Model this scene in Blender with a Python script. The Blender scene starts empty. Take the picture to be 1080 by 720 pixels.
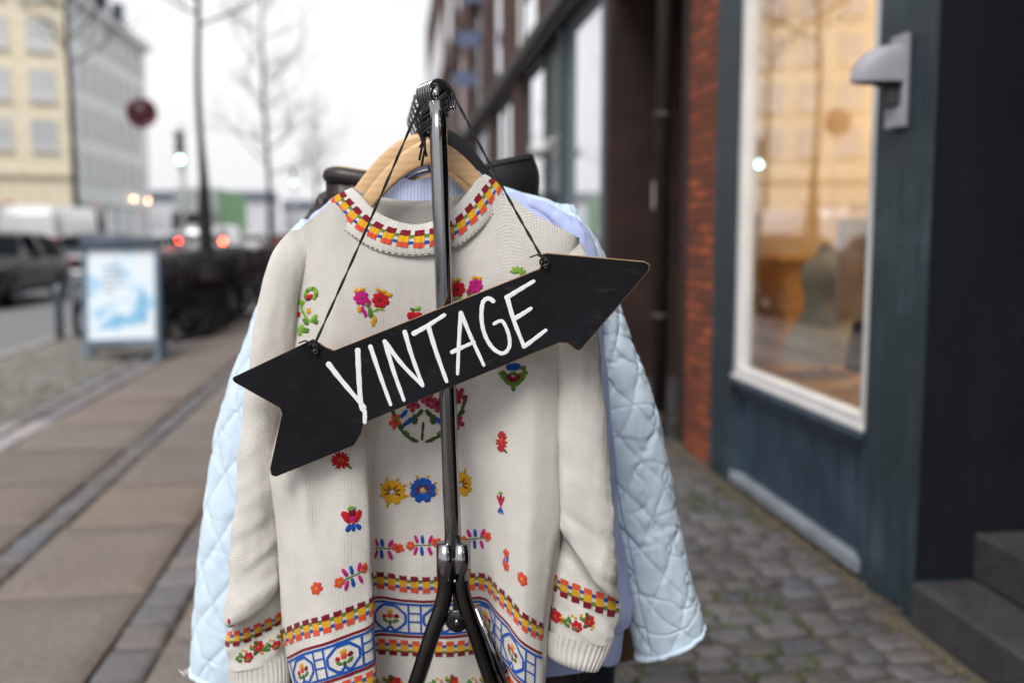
import bpy, math, random
import numpy as np
from mathutils import Vector, Matrix, noise as mnoise

random.seed(7)
rng = np.random.default_rng(7)
PI = math.pi
scene = bpy.context.scene
COL = scene.collection

# ------------------------------------------------------------------ camera geometry
F_PX, H_CAM = 1050.0, 1.35
PITCH = math.atan(115 / 1050)
YAW = math.atan(125 / 1050 * math.cos(PITCH))      # the street runs 6.75 degrees left of the view axis
CP, SP = math.cos(PITCH), math.sin(PITCH)
CY, SY = math.cos(YAW), math.sin(YAW)


def W(px, py, Y):
    """view frame (x right, y forward, z up) point at forward distance Y seen at photo pixel px, py"""
    a, b = (px - 540) / F_PX, (360 - py) / F_PX
    t = Y / (CP + b * SP)
    return np.array((a * t, Y, H_CAM + (-SP + b * CP) * t))


def proj(P):
    P = np.asarray(P)
    zc = P[..., 2] - H_CAM
    d = P[..., 1] * CP - zc * SP
    v = P[..., 1] * SP + zc * CP
    return 540 + F_PX * P[..., 0] / d, 360 - F_PX * v / d


def to_street(p):
    return Vector((p[0] * CY + p[1] * SY, -p[0] * SY + p[1] * CY, p[2]))


# ------------------------------------------------------------------ materials
MATS = {}


class NT:
    def __init__(s, m):
        s.t = m.node_tree
        s.bsdf = s.t.nodes['Principled BSDF']

    def n(s, typ, **kw):
        nd = s.t.nodes.new(typ)
        for k, v in kw.items():
            if k.startswith('i_'):
                key = k[2:]
                key = int(key) if key.isdigit() else key.replace('_', ' ')
                nd.inputs[key].default_value = v
            else:
                setattr(nd, k, v)
        return nd

    def l(s, a, b):
        s.t.links.new(a, b)

    def math(s, op, a, b=None, c=None):
        nd = s.t.nodes.new('ShaderNodeMath')
        nd.operation = op
        for i, x in enumerate((a, b, c)):
            if x is None:
                continue
            if isinstance(x, (int, float)):
                nd.inputs[i].default_value = x
            else:
                s.l(x, nd.inputs[i])
        return nd.outputs[0]

    def ramp(s, fac, stops):
        nd = s.t.nodes.new('ShaderNodeValToRGB')
        e = nd.color_ramp.elements
        while len(e) < len(stops):
            e.new(0.5)
        for el, (p, c) in zip(e, stops):
            el.position = p
            el.color = (c[0], c[1], c[2], 1)
        s.l(fac, nd.inputs[0])
        return nd.outputs[0]

    def mix(s, fac, a, b, typ='MIX'):
        nd = s.t.nodes.new('ShaderNodeMix')
        nd.data_type = 'RGBA'
        nd.blend_type = typ
        for sock, x in ((nd.inputs[0], fac), (nd.inputs[6], a), (nd.inputs[7], b)):
            if isinstance(x, (int, float)):
                sock.default_value = x
            elif isinstance(x, tuple):
                sock.default_value = (x[0], x[1], x[2], 1)
            else:
                s.l(x, sock)
        return nd.outputs[2]

    def coords(s, kind='Object', scale=None):
        c = s.t.nodes.new('ShaderNodeTexCoord').outputs[kind]
        if scale:
            m = s.t.nodes.new('ShaderNodeMapping')
            m.inputs['Scale'].default_value = scale
            s.l(c, m.inputs[0])
            return m.outputs[0]
        return c

    def noise(s, vec, scale, detail=4, rough=0.55):
        nd = s.n('ShaderNodeTexNoise')
        nd.inputs['Scale'].default_value = scale
        nd.inputs['Detail'].default_value = detail
        nd.inputs['Roughness'].default_value = rough
        if vec is not None:
            s.l(vec, nd.inputs['Vector'])
        return nd.outputs[0]

    def bump(s, h, strength, dist):
        nd = s.n('ShaderNodeBump')
        nd.inputs['Strength'].default_value = strength
        nd.inputs['Distance'].default_value = dist
        s.l(h, nd.inputs['Height'])
        s.l(nd.outputs[0], s.bsdf.inputs['Normal'])
        return nd


def newmat(name, base, rough=0.6, metal=0.0, **kw):
    m = bpy.data.materials.new(name)
    m.use_nodes = True
    t = NT(m)
    b = t.bsdf.inputs
    b['Base Color'].default_value = (*base, 1)
    b['Roughness'].default_value = rough
    b['Metallic'].default_value = metal
    for k, v in kw.items():
        b[k.replace('_', ' ')].default_value = v
    MATS[name] = m
    return m, t


def varied(name, base, rough=0.6, metal=0.0, scale=6.0, amt=0.25, bump=0.0, bscale=60.0, bdist=0.003, **kw):
    """a plain surface whose colour and gloss drift a little, as real paint, stone and cloth do"""
    m, t = newmat(name, base, rough, metal, **kw)
    co = t.coords('Object')
    f = t.noise(co, scale, 6, 0.6)
    lo = tuple(c * (1 - amt) for c in base)
    hi = tuple(min(1, c * (1 + amt)) for c in base)
    t.l(t.ramp(f, [(0.3, lo), (0.7, hi)]), t.bsdf.inputs['Base Color'])
    t.l(t.math('MULTIPLY_ADD', f, 0.25, rough - 0.125), t.bsdf.inputs['Roughness'])
    if bump:
        t.bump(t.noise(co, bscale, 5, 0.6), bump, bdist)
    return m


def knit(name, base, w=0.0041, h=0.0034, strength=0.8, amt=0.10, rib=False):
    """stocking-stitch wool: little V columns from the UV map, which is laid out in metres"""
    m, t = newmat(name, base, 0.92)
    t.bsdf.inputs['Sheen Weight'].default_value = 0.12
    t.bsdf.inputs['Sheen Roughness'].default_value = 0.5
    t.bsdf.inputs['Specular IOR Level'].default_value = 0.15
    uv = t.n('ShaderNodeUVMap').outputs[0]
    sep = t.n('ShaderNodeSeparateXYZ')
    t.l(uv, sep.inputs[0])
    wob = t.noise(uv, 60, 3)
    U = t.math('DIVIDE', sep.outputs[0], w)
    V = t.math('DIVIDE', sep.outputs[1], h)
    U = t.math('ADD', U, t.math('MULTIPLY_ADD', wob, 0.7, -0.35))
    V = t.math('ADD', V, t.math('MULTIPLY_ADD', t.noise(uv, 45, 3), 0.8, -0.4))
    fu = t.math('FRACT', U)
    d = t.math('ABSOLUTE', t.math('SUBTRACT', fu, 0.5))          # 0 centre of the V, .5 its edges
    col = t.math('SINE', t.math('MULTIPLY', t.math('ABSOLUTE', t.math('SUBTRACT', t.math('FRACT', t.math('MULTIPLY', U, 2.0)), 0.0)), PI))
    rowv = t.math('FRACT', t.math('SUBTRACT', V, t.math('MULTIPLY', d, 1.3)))
    row = t.math('SINE', t.math('MULTIPLY', rowv, PI))
    hh = t.math('MULTIPLY', t.math('POWER', col, 0.6), t.math('POWER', row, 0.6))
    fuzz = t.noise(uv, 900, 2)
    hh = t.math('ADD', hh, t.math('MULTIPLY', fuzz, 0.35))
    pill = t.math('POWER', t.noise(uv, 210, 3, 0.6), 2.0)
    hh = t.math('ADD', hh, t.math('MULTIPLY', pill, 0.7))
    t.bump(hh, strength, 0.0020)
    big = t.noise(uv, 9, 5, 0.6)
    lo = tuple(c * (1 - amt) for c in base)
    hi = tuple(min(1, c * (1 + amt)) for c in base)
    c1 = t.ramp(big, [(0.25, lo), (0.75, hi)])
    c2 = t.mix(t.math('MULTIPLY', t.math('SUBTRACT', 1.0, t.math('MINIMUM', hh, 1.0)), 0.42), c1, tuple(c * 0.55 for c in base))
    t.l(c2, t.bsdf.inputs['Base Color'])
    return m


def glassmat(name, tint=(0.9, 0.95, 0.95), ior=1.5, see=True, back=(0.01, 0.012, 0.014), boost=1.0):
    """window glass: Fresnel mirror over either a clear pane or an opaque backing colour"""
    m = bpy.data.materials.new(name)
    m.use_nodes = True
    t = m.node_tree
    t.nodes.remove(t.nodes['Principled BSDF'])
    out = t.nodes['Material Output']
    fr = t.nodes.new('ShaderNodeFresnel')
    fr.inputs['IOR'].default_value = ior
    gl = t.nodes.new('ShaderNodeBsdfGlossy')
    gl.inputs['Roughness'].default_value = 0.003
    gl.inputs['Color'].default_value = (0.97, 0.98, 1, 1)
    if see:
        bk = t.nodes.new('ShaderNodeBsdfTransparent')
        bk.inputs['Color'].default_value = (*tint, 1)
    else:
        bk = t.nodes.new('ShaderNodeBsdfDiffuse')
        bk.inputs['Color'].default_value = (*back, 1)
    mu = t.nodes.new('ShaderNodeMath')
    mu.operation = 'MULTIPLY'
    mu.use_clamp = True
    mu.inputs[1].default_value = boost
    geo = t.nodes.new('ShaderNodeNewGeometry')       # the pane's far face only lets light through
    inv = t.nodes.new('ShaderNodeMath')
    inv.operation = 'SUBTRACT'
    inv.inputs[0].default_value = 1.0
    t.links.new(geo.outputs['Backfacing'], inv.inputs[1])
    m2 = t.nodes.new('ShaderNodeMath')
    m2.operation = 'MULTIPLY'
    t.links.new(fr.outputs[0], m2.inputs[0])
    t.links.new(inv.outputs[0], m2.inputs[1])
    t.links.new(m2.outputs[0], mu.inputs[0])
    mx = t.nodes.new('ShaderNodeMixShader')
    t.links.new(mu.outputs[0], mx.inputs[0])
    t.links.new(bk.outputs[0], mx.inputs[1])
    t.links.new(gl.outputs[0], mx.inputs[2])
    t.links.new(mx.outputs[0], out.inputs[0])
    MATS[name] = m
    return m


def emit(name, col, strength):
    m, t = newmat(name, (0.02, 0.02, 0.02), 0.4)
    t.bsdf.inputs['Emission Color'].default_value = (*col, 1)
    t.bsdf.inputs['Emission Strength'].default_value = strength
    return m


# ------------------------------------------------------------------ mesh builder
class MB:
    def __init__(s):
        s.v, s.f, s.m, s.uv, s.sm, s.cols = [], [], [], {}, [], {}

    def add(s, verts, faces, mat=0, smooth=True, uvs=None, col=None):
        o = len(s.v)
        s.v.extend([tuple(map(float, p)) for p in verts])
        for f in faces:
            s.f.append(tuple(i + o for i in f))
            s.m.append(mat)
            s.sm.append(smooth)
        if uvs is not None:
            for i, q in enumerate(uvs):
                s.uv[o + i] = q
        if col is not None:
            for i in range(len(verts)):
                s.cols[o + i] = col
        return o

    def box(s, x0, x1, y0, y1, z0, z1, mat=0, col=None):
        v = [(x, y, z) for z in (z0, z1) for y in (y0, y1) for x in (x0, x1)]
        f = [(0, 2, 3, 1), (4, 5, 7, 6), (0, 1, 5, 4), (2, 6, 7, 3), (0, 4, 6, 2), (1, 3, 7, 5)]
        s.add(v, f, mat, False, col=col)

    def tube(s, pts, r, n=10, mat=0, caps=True, closed=False):
        pts = [Vector(p) for p in pts]
        k = len(pts)
        rs = r if isinstance(r, (list, tuple)) else [r] * k
        up = None
        V = []
        for i, p in enumerate(pts):
            if closed:
                t = pts[(i + 1) % k] - pts[i - 1]
            else:
                t = pts[min(i + 1, k - 1)] - pts[max(i - 1, 0)]
            if t.length < 1e-9:
                t = Vector((0, 0, 1))
            t.normalize()
            if up is None:
                up = Vector((0, 0, 1)) if abs(t.z) < 0.9 else Vector((0, 1, 0))
            a = (up - t * up.dot(t))
            if a.length < 1e-5:
                a = t.orthogonal()
            a.normalize()
            up = a
            b = t.cross(a)
            for j in range(n):
                g = 2 * PI * j / n
                V.append(p + (a * math.cos(g) + b * math.sin(g)) * rs[i])
        Fc = []
        for i in range(k if closed else k - 1):
            i2 = (i + 1) % k
            for j in range(n):
                j2 = (j + 1) % n
                Fc.append((i * n + j, i * n + j2, i2 * n + j2, i2 * n + j))
        if caps and not closed:
            Fc.append(tuple(range(n - 1, -1, -1)))
            Fc.append(tuple((k - 1) * n + j for j in range(n)))
        s.add(V, Fc, mat)

    def lathe(s, prof, n=20, mat=0, M=None, a0=0.0, a1=2 * PI):
        """profile of (radius, height) turned about z"""
        full = abs(a1 - a0 - 2 * PI) < 1e-6
        m = n if full else n + 1
        V = []
        for r, z in prof:
            for j in range(m):
                g = a0 + (a1 - a0) * j / n
                p = Vector((r * math.cos(g), r * math.sin(g), z))
                V.append(M @ p if M else p)
        Fc = []
        for i in range(len(prof) - 1):
            for j in range(n):
                j2 = (j + 1) % m
                Fc.append((i * m + j, i * m + j2, (i + 1) * m + j2, (i + 1) * m + j))
        s.add(V, Fc, mat)

    def sphere(s, c, r, mat=0, n=12, sz=(1, 1, 1)):
        prof = [(math.sin(PI * i / (n // 2 + 2)) * r, -math.cos(PI * i / (n // 2 + 2)) * r) for i in range(n // 2 + 3)]
        s.lathe(prof, n, mat, Matrix.Translation(c) @ Matrix.Diagonal((*sz, 1)))

    def grid(s, P, mat=0, closed_u=False, uvs=None, flip=False):
        nv, nu = P.shape[:2]
        V = P.reshape(-1, 3)
        Fc = []
        for i in range(nv - 1):
            for j in range(nu if closed_u else nu - 1):
                j2 = (j + 1) % nu
                q = (i * nu + j, i * nu + j2, (i + 1) * nu + j2, (i + 1) * nu + j)
                Fc.append(q[::-1] if flip else q)
        s.add(V, Fc, mat, True, None if uvs is None else uvs.reshape(-1, 2))

    def prism(s, poly, h, mat=0, smooth=False):
        """poly: list of 3-D points; h: vector added for the far side"""
        n = len(poly)
        h = Vector(h)
        V = [Vector(p) for p in poly] + [Vector(p) + h for p in poly]
        Fc = [tuple(range(n)), tuple(range(2 * n - 1, n - 1, -1))]
        for i in range(n):
            j = (i + 1) % n
            Fc.append((i, i + n, j + n, j))
        s.add(V, Fc, mat, smooth)

    def build(s, name, mats, parent=None, origin=None, loc=None, rotz=None, bevel=0.0, seg=2, fixn=False):
        me = bpy.data.meshes.new(name)
        v = np.array(s.v, dtype=float)
        if origin is not None:
            v = v - np.array(origin)
        me.from_pydata(v.tolist(), [], s.f)
        if isinstance(mats, str):
            mats = [mats]
        for m in mats:
            me.materials.append(MATS[m])
        me.polygons.foreach_set('material_index', s.m)
        me.polygons.foreach_set('use_smooth', s.sm)
        if s.uv:
            lay = me.uv_layers.new(name='UVMap')
            li = np.zeros(len(me.loops), dtype=np.int32)
            me.loops.foreach_get('vertex_index', li)
            arr = np.zeros((len(s.v), 2))
            for i, q in s.uv.items():
                arr[i] = q
            lay.data.foreach_set('uv', arr[li].ravel())
        if s.cols:
            at = me.color_attributes.new('tone', 'FLOAT_COLOR', 'POINT')
            arr = np.ones((len(s.v), 4))
            for i, c in s.cols.items():
                arr[i, :3] = c
            at.data.foreach_set('color', arr.ravel())
        me.update()
        if fixn:
            import bmesh
            bm = bmesh.new()
            bm.from_mesh(me)
            bmesh.ops.recalc_face_normals(bm, faces=bm.faces)
            bm.to_mesh(me)
            bm.free()
        ob = bpy.data.objects.new(name, me)
        COL.objects.link(ob)
        if parent is not None:
            ob.parent = parent
        if loc is not None:
            ob.location = loc
        if rotz is not None:
            ob.rotation_euler = (0, 0, rotz)
        if bevel:
            b = ob.modifiers.new('bevel', 'BEVEL')
            b.width = bevel
            b.segments = seg
            b.limit_method = 'ANGLE'
            b.angle_limit = 0.6
        return ob


def tag(o, label=None, cat=None, group=None, kind=None):
    if label:
        o['label'] = label
    if cat:
        o['category'] = cat
    if group:
        o['group'] = group
    if kind:
        o['kind'] = kind
    return o


def empty(name, label, cat, loc=(0, 0, 0), rotz=0.0, group=None):
    o = bpy.data.objects.new(name, None)
    o.empty_display_size = 0.1
    COL.objects.link(o)
    o.location = loc
    o.rotation_euler = (0, 0, rotz)
    return tag(o, label, cat, group)


def copy_tree(o, parent=None):
    c = o.copy()
    COL.objects.link(c)
    c.parent = parent
    for ch in list(o.children):
        copy_tree(ch, c)
    return c


class RackThing:
    """a thing standing by the rack: its parts are written in view-frame metres, its Empty sits at its base"""

    def __init__(s, name, label, cat, origin, group=None):
        s.o = np.array(origin, dtype=float)
        s.e = empty(name, label, cat, to_street(s.o), -YAW, group)

    def part(s, mb, name, mats, parent=None, **kw):
        return mb.build(name, mats, parent or s.e, origin=s.o, **kw)


# ------------------------------------------------------------------ surface helpers
def crom(ctrl, n, closed=False):
    """Catmull-Rom through ctrl along axis 0, n samples per span"""
    ctrl = np.asarray(ctrl, dtype=float)
    k = len(ctrl)
    out = []
    spans = k if closed else k - 1
    ts = np.arange(n) / n
    for i in range(spans):
        if closed:
            p0, p1, p2, p3 = (ctrl[(i + d) % k] for d in (-1, 0, 1, 2))
        else:
            p1, p2 = ctrl[i], ctrl[i + 1]
            p0 = ctrl[i - 1] if i > 0 else 2 * p1 - p2
            p3 = ctrl[i + 2] if i + 2 < k else 2 * p2 - p1
        for t in ts:
            out.append(0.5 * ((2 * p1) + (-p0 + p2) * t + (2 * p0 - 5 * p1 + 4 * p2 - p3) * t * t + (-p0 + 3 * p1 - 3 * p2 + p3) * t ** 3))
    if not closed:
        out.append(ctrl[-1])
    return np.array(out)


def normals(P, closed_u=False):
    if closed_u:
        du = np.roll(P, -1, 1) - np.roll(P, 1, 1)
    else:
        du = np.gradient(P, axis=1)
    dv = np.gradient(P, axis=0)
    n = np.cross(dv, du)
    L = np.linalg.norm(n, axis=2, keepdims=True)
    return n / np.maximum(L, 1e-12)


def metric(P):
    """U, V in metres for every vertex of a surface grid"""
    du = np.linalg.norm(np.diff(P, axis=1), axis=2).mean(0)
    dv = np.linalg.norm(np.diff(P, axis=0), axis=2).mean(1)
    U = np.concatenate([[0], np.cumsum(du)])
    V = np.concatenate([[0], np.cumsum(dv)])
    return U, V


def fbm(P, scale, octs=3, seed=0.0):
    out = np.zeros(P.shape[:2])
    for i in range(P.shape[0]):
        for j in range(P.shape[1]):
            p = P[i, j]
            s, a, v = scale, 1.0, 0.0
            for _ in range(octs):
                v += a * mnoise.noise((p[0] * s[0] + seed, p[1] * s[1] + seed * 1.7, p[2] * s[2] - seed))
                s = tuple(q * 2.1 for q in s)
                a *= 0.5
            out[i, j] = v
    return out


class Surf:
    """a dense grid that embroidery and knitted bands can be laid on"""

    def __init__(s, P, lo=0, hi=None):
        s.P = P
        s.N = normals(P)
        s.lo = lo
        s.hi = P.shape[1] - 1 if hi is None else hi

    def at(s, u, v, h=0.0):
        nv, nu = s.P.shape[:2]
        u = min(max(u, 0), nu - 1.001)
        v = min(max(v, 0), nv - 1.001)
        i, j = int(v), int(u)
        a, b = v - i, u - j
        P, N = s.P, s.N
        w = ((1 - a) * (1 - b), (1 - a) * b, a * (1 - b), a * b)
        p = P[i, j] * w[0] + P[i, j + 1] * w[1] + P[i + 1, j] * w[2] + P[i + 1, j + 1] * w[3]
        if h:
            n = N[i, j] * w[0] + N[i, j + 1] * w[1] + N[i + 1, j] * w[2] + N[i + 1, j + 1] * w[3]
            p = p + n / max(np.linalg.norm(n), 1e-9) * h
        return p

    def find(s, px, py):
        q = s.P[:, s.lo:s.hi]
        X, Y = proj(q)
        d = (X - px) ** 2 + (Y - py) ** 2 + (q[..., 1] - 1.4) * 30
        i, j = np.unravel_index(np.argmin(d), d.shape)
        return j + s.lo, i

    def frame(s, u, v):
        i, j = int(min(max(v, 1), s.P.shape[0] - 2)), int(min(max(u, 1), s.P.shape[1] - 2))
        su = np.linalg.norm(s.P[i, j + 1] - s.P[i, j - 1]) / 2
        sv = np.linalg.norm(s.P[i + 1, j] - s.P[i - 1, j]) / 2
        return max(su, 1e-5), max(sv, 1e-5)


PX = 0.0014      # metres per photo pixel at the sweater


class Stitch:
    """raised satin stitches laid on a Surf; a, b are photo pixels right and down of the motif centre"""

    def __init__(s, mb, surf, mats):
        s.mb, s.sf, s.mats = mb, surf, mats

    def go(s, px, py, rot=0.0, k=1.0):
        s.u, s.v = s.sf.find(px, py)
        s.su, s.sv = s.sf.frame(s.u, s.v)
        s.rot, s.k = rot, k
        return s

    def map(s, a, b, h):
        c, d = math.cos(s.rot), math.sin(s.rot)
        a, b = (a * c - b * d) * PX * s.k, (a * d + b * c) * PX * s.k
        return s.sf.at(s.u + a / s.su, s.v + b / s.sv, h)

    def blob(s, a, b, ln, wd, ang, col, h=0.0016):
        n, V, loc = 14, [], []
        h *= 0.8
        rings = (1.0, 0.86, 0.5)
        ca, sa = math.cos(ang), math.sin(ang)
        for ri, r in enumerate(rings):
            hh = (0.0003, 0.72 * h, h)[ri]
            for j in range(n):
                g = 2 * PI * j / n
                x, y = math.copysign(abs(math.cos(g)) ** 0.8, math.cos(g)) * ln / 2 * r, math.copysign(abs(math.sin(g)) ** 0.8, math.sin(g)) * wd / 2 * r * (1 + 0.06 * math.cos(g))
                loc.append((x, y))
                jit = 1 + (0.07 if j % 2 else -0.05) * (ri < 2) + random.uniform(-0.06, 0.06)
                V.append(s.map(a + (x * ca - y * sa) * jit, b + (x * sa + y * ca) * jit, hh * random.uniform(0.8, 1.2)))
        V.append(s.map(a, b, h * 1.05))
        Fc = []
        for ri in range(2):
            for j in range(n):
                j2 = (j + 1) % n
                Fc.append((ri * n + j, (ri + 1) * n + j, (ri + 1) * n + j2, ri * n + j2))
        for j in range(n):
            Fc.append((2 * n + j, 3 * n, 2 * n + (j + 1) % n))
        q0 = random.random() * 0.05      # threads run along the petal
        uv = [(q0 + y * PX * 2.6, q0 + x * PX * 0.5) for x, y in loc] + [(q0, q0)]
        s.mb.add(V, [f[::-1] for f in Fc], s.mats.index(col), True, uv)

    def stem(s, pts, wd, col):
        pts = [np.array(p, dtype=float) for p in pts]
        for p, q in zip(pts, pts[1:]):
            d = q - p
            L = float(np.hypot(*d))
            s.blob(*((p + q) / 2), L * 1.15, wd, math.atan2(d[1], d[0]), col, 0.0013)

    def daisy(s, a, b, R, n, col, ctr, w=0.55, a0=0.3):
        for i in range(n):
            g = a0 + 2 * PI * i / n
            s.blob(a + math.cos(g) * R * 0.6, b + math.sin(g) * R * 0.6, R * 0.92, R * (w + 0.16), g, col)
        if ctr:
            s.blob(a, b, R * 0.5, R * 0.5, 0, ctr, 0.0021)

    def tuft(s, a, b, rx, ry, col, ctr, n=15):
        for i in range(n):
            g = 2 * PI * i / n + random.uniform(-0.1, 0.1)
            s.blob(a + math.cos(g) * rx * 0.6, b + math.sin(g) * ry * 0.6, (rx + ry) * 0.45, 2.8, math.atan2(math.sin(g) * ry, math.cos(g) * rx), col)
        s.blob(a, b, rx * 0.9, ry * 0.9, 0, ctr, 0.002)

    def cell(s, u0, u1, v0, v1, col, jag=0.0, h=0.0009, nu=4, nv=2):
        """a knitted block between surface parameters, its top and bottom edges stepping with the stitches"""
        for k in range(nu):
            j0, j1 = random.uniform(-jag, jag), random.uniform(-jag, jag)
            ua, ub = u0 + (u1 - u0) * k / nu, u0 + (u1 - u0) * (k + 1) / nu
            V, Fc = [], []
            for i in range(nv + 1):
                vv = (v0 + j0) + (v1 + j1 - v0 - j0) * i / nv
                V += [s.sf.at(ua, vv, h), s.sf.at((ua + ub) / 2, vv, h * 1.15), s.sf.at(ub, vv, h)]
                if i:
                    o = 3 * i
                    Fc += [(o - 3, o, o + 1, o - 2), (o - 2, o + 1, o + 2, o - 1)]
            uv = [(p[0], p[2]) for p in V]
            s.mb.add(V, [f[::-1] for f in Fc], s.mats.index(col), True, uv)

    def line(s, pts, wd, col, h=0.0010):
        """a knitted line through (u, v) parameters, wd in metres"""
        for (ua, va), (ub, vb) in zip(pts, pts[1:]):
            n = 4
            V, Fc = [], []
            for i in range(n + 1):
                t = i / n
                u, v = ua + (ub - ua) * t, va + (vb - va) * t
                su, sv = s.sf.frame(u, v)
                du, dv = (ub - ua) * su, (vb - va) * sv
                L = math.hypot(du, dv) + 1e-9
                nx, ny = -dv / L * wd / 2, du / L * wd / 2
                V += [s.sf.at(u - nx / su, v - ny / sv, h), s.sf.at(u + nx / su, v + ny / sv, h)]
                if i:
                    o = 2 * i
                    Fc.append((o - 2, o - 1, o + 1, o))
            uv = [(p[0], p[2]) for p in V]
            s.mb.add(V, [f[::-1] for f in Fc], s.mats.index(col), True, uv)


def arc_u(surf, v, lo, hi):
    """list of (arc length, u) along the surface at row v between columns lo and hi"""
    us = np.arange(lo, hi + 1e-6, 1.0)
    pts = np.array([surf.at(u, v) for u in us])
    return np.concatenate([[0], np.cumsum(np.linalg.norm(np.diff(pts, axis=0), axis=1))]), us


def check_band(st, vrow, sv_px, lo, hi, order, period=0.0185, start=0.0, size=(6.2, 7.4, 6.0), fw=0.66, blocks=None):
    """rows of three stacked colour blocks with little squares between them"""
    sf = st.sf
    S, U = arc_u(sf, vrow, lo, hi)
    n = int(S[-1] / period) if blocks is None else blocks
    if blocks is not None:
        period = S[-1] / blocks
    for k in range(n + 1):
        s0 = start + k * period
        s1 = s0 + period * fw
        if s0 >= S[-1] or s1 > S[-1] * 1.0001:
            continue
        u0, u1 = np.interp([s0, s1], S, U)
        ug = np.interp(min(s0 + period, S[-1]), S, U)
        v = vrow
        edges = []
        _, svm = sf.frame((u0 + u1) / 2, vrow + 1)
        for c, hpx in zip(order, size):
            dv = hpx * PX * sv_px / svm
            st.cell(u0, u1, v, v + dv * 0.96, c, jag=0.0005 / svm)
            v += dv
            edges.append(v)
        q = 1.9 * PX * sv_px / svm
        if ug > u1 + 0.01:
            cols = ('green', 'blue') if order[0] == 'dred' else ('blue', 'green')
            for e, c in zip(edges[:2], cols):
                st.cell(u1, ug, e - q, e + q, c, nu=2)
SKY_LO, SKY_HI, EXPOSURE, HAZE = 5.9, 6.7, 0.85, 0
# ================================================================== THE RACK AND THE CLOTHES
WOOL = (0.865, 0.838, 0.79)
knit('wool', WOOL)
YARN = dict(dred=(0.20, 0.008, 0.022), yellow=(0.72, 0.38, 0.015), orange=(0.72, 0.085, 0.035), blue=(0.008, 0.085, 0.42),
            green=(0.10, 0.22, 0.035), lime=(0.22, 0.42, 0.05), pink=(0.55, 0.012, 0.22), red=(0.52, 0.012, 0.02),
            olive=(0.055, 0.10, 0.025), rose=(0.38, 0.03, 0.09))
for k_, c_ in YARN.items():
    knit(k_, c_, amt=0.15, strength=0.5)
SW = ['wool'] + list(YARN)

varied('board_black', (0.0055, 0.006, 0.0085), 0.7, scale=9, amt=0.5, bump=0.15, bscale=140, bdist=0.001, Specular_IOR_Level=0.18)
_t = NT(MATS['board_black'])
_c = _t.bsdf.inputs['Base Color'].links[0].from_socket
_s = _t.noise(_t.coords('Object', (5, 5, 16)), 5, 7, 0.7)      # faint chalk smears and scuffs
_t.l(_t.mix(_t.ramp(_s, [(0.56, (0, 0, 0)), (0.80, (0.6, 0.6, 0.6))]), _c, (0.045, 0.045, 0.05)), _t.bsdf.inputs['Base Color'])
varied('board_edge', (0.30, 0.17, 0.085), 0.7, scale=25, amt=0.35)
varied('white_paint', (0.80, 0.80, 0.84), 0.5, scale=30, amt=0.06, bump=0.25, bscale=220, bdist=0.0008)
varied('cord_black', (0.012, 0.012, 0.014), 0.8, scale=60, amt=0.4, bump=0.6, bscale=600, bdist=0.0008)
varied('chrome', (0.29, 0.29, 0.305), 0.10, 1.0, scale=8, amt=0.08)
varied('gunmetal', (0.075, 0.073, 0.075), 0.24, 1.0, scale=10, amt=0.2)
varied('steel_wire', (0.26, 0.26, 0.275), 0.16, 1.0, scale=20, amt=0.1)
varied('velvet_black', (0.012, 0.012, 0.015), 0.9, scale=30, amt=0.3)


def wood(name, a, b, ax=(1, 1, 1), sc=30):
    m, t = newmat(name, a, 0.42)
    co = t.coords('Object', ax)
    w = t.n('ShaderNodeTexWave', wave_type='BANDS', bands_direction='Z')
    w.inputs['Scale'].default_value = sc
    w.inputs['Distortion'].default_value = 5
    w.inputs['Detail'].default_value = 3
    w.inputs['Detail Scale'].default_value = 1.2
    t.l(co, w.inputs[0])
    f = t.math('MULTIPLY_ADD', w.outputs[0], 0.5, t.math('MULTIPLY', t.noise(co, 14, 5), 0.5))
    t.l(t.ramp(f, [(0.1, a), (0.9, b)]), t.bsdf.inputs['Base Color'])
    return m


wood('beech', (0.56, 0.35, 0.17), (0.66, 0.44, 0.24), (2, 2, 9), 3)


def cloth(name, base, rough=0.8, stripe=None, weave=900, amt=0.08, sheen=0.1, toned=False):
    m, t = newmat(name, base, rough)
    t.bsdf.inputs['Sheen Weight'].default_value = sheen
    t.bsdf.inputs['Specular IOR Level'].default_value = 0.25
    co = t.coords('Object')
    f = t.noise(co, 7, 5)
    c = t.ramp(f, [(0.3, tuple(x * (1 - amt) for x in base)), (0.7, tuple(min(1, x * (1 + amt)) for x in base))])
    if stripe:
        uv = t.n('ShaderNodeUVMap').outputs[0]
        sep = t.n('ShaderNodeSeparateXYZ')
        t.l(uv, sep.inputs[0])
        s = t.math('GREATER_THAN', t.math('FRACT', t.math('DIVIDE', sep.outputs[0], stripe[1])), 0.62)
        c = t.mix(s, c, stripe[0])
    if toned:      # thread colour of the quilting seams
        c = t.mix(1.0, c, t.n('ShaderNodeVertexColor', layer_name='tone').outputs[0], 'MULTIPLY')
    t.l(c, t.bsdf.inputs['Base Color'])
    t.bump(t.noise(co, weave, 2), 0.25, 0.0006)
    return m


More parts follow.
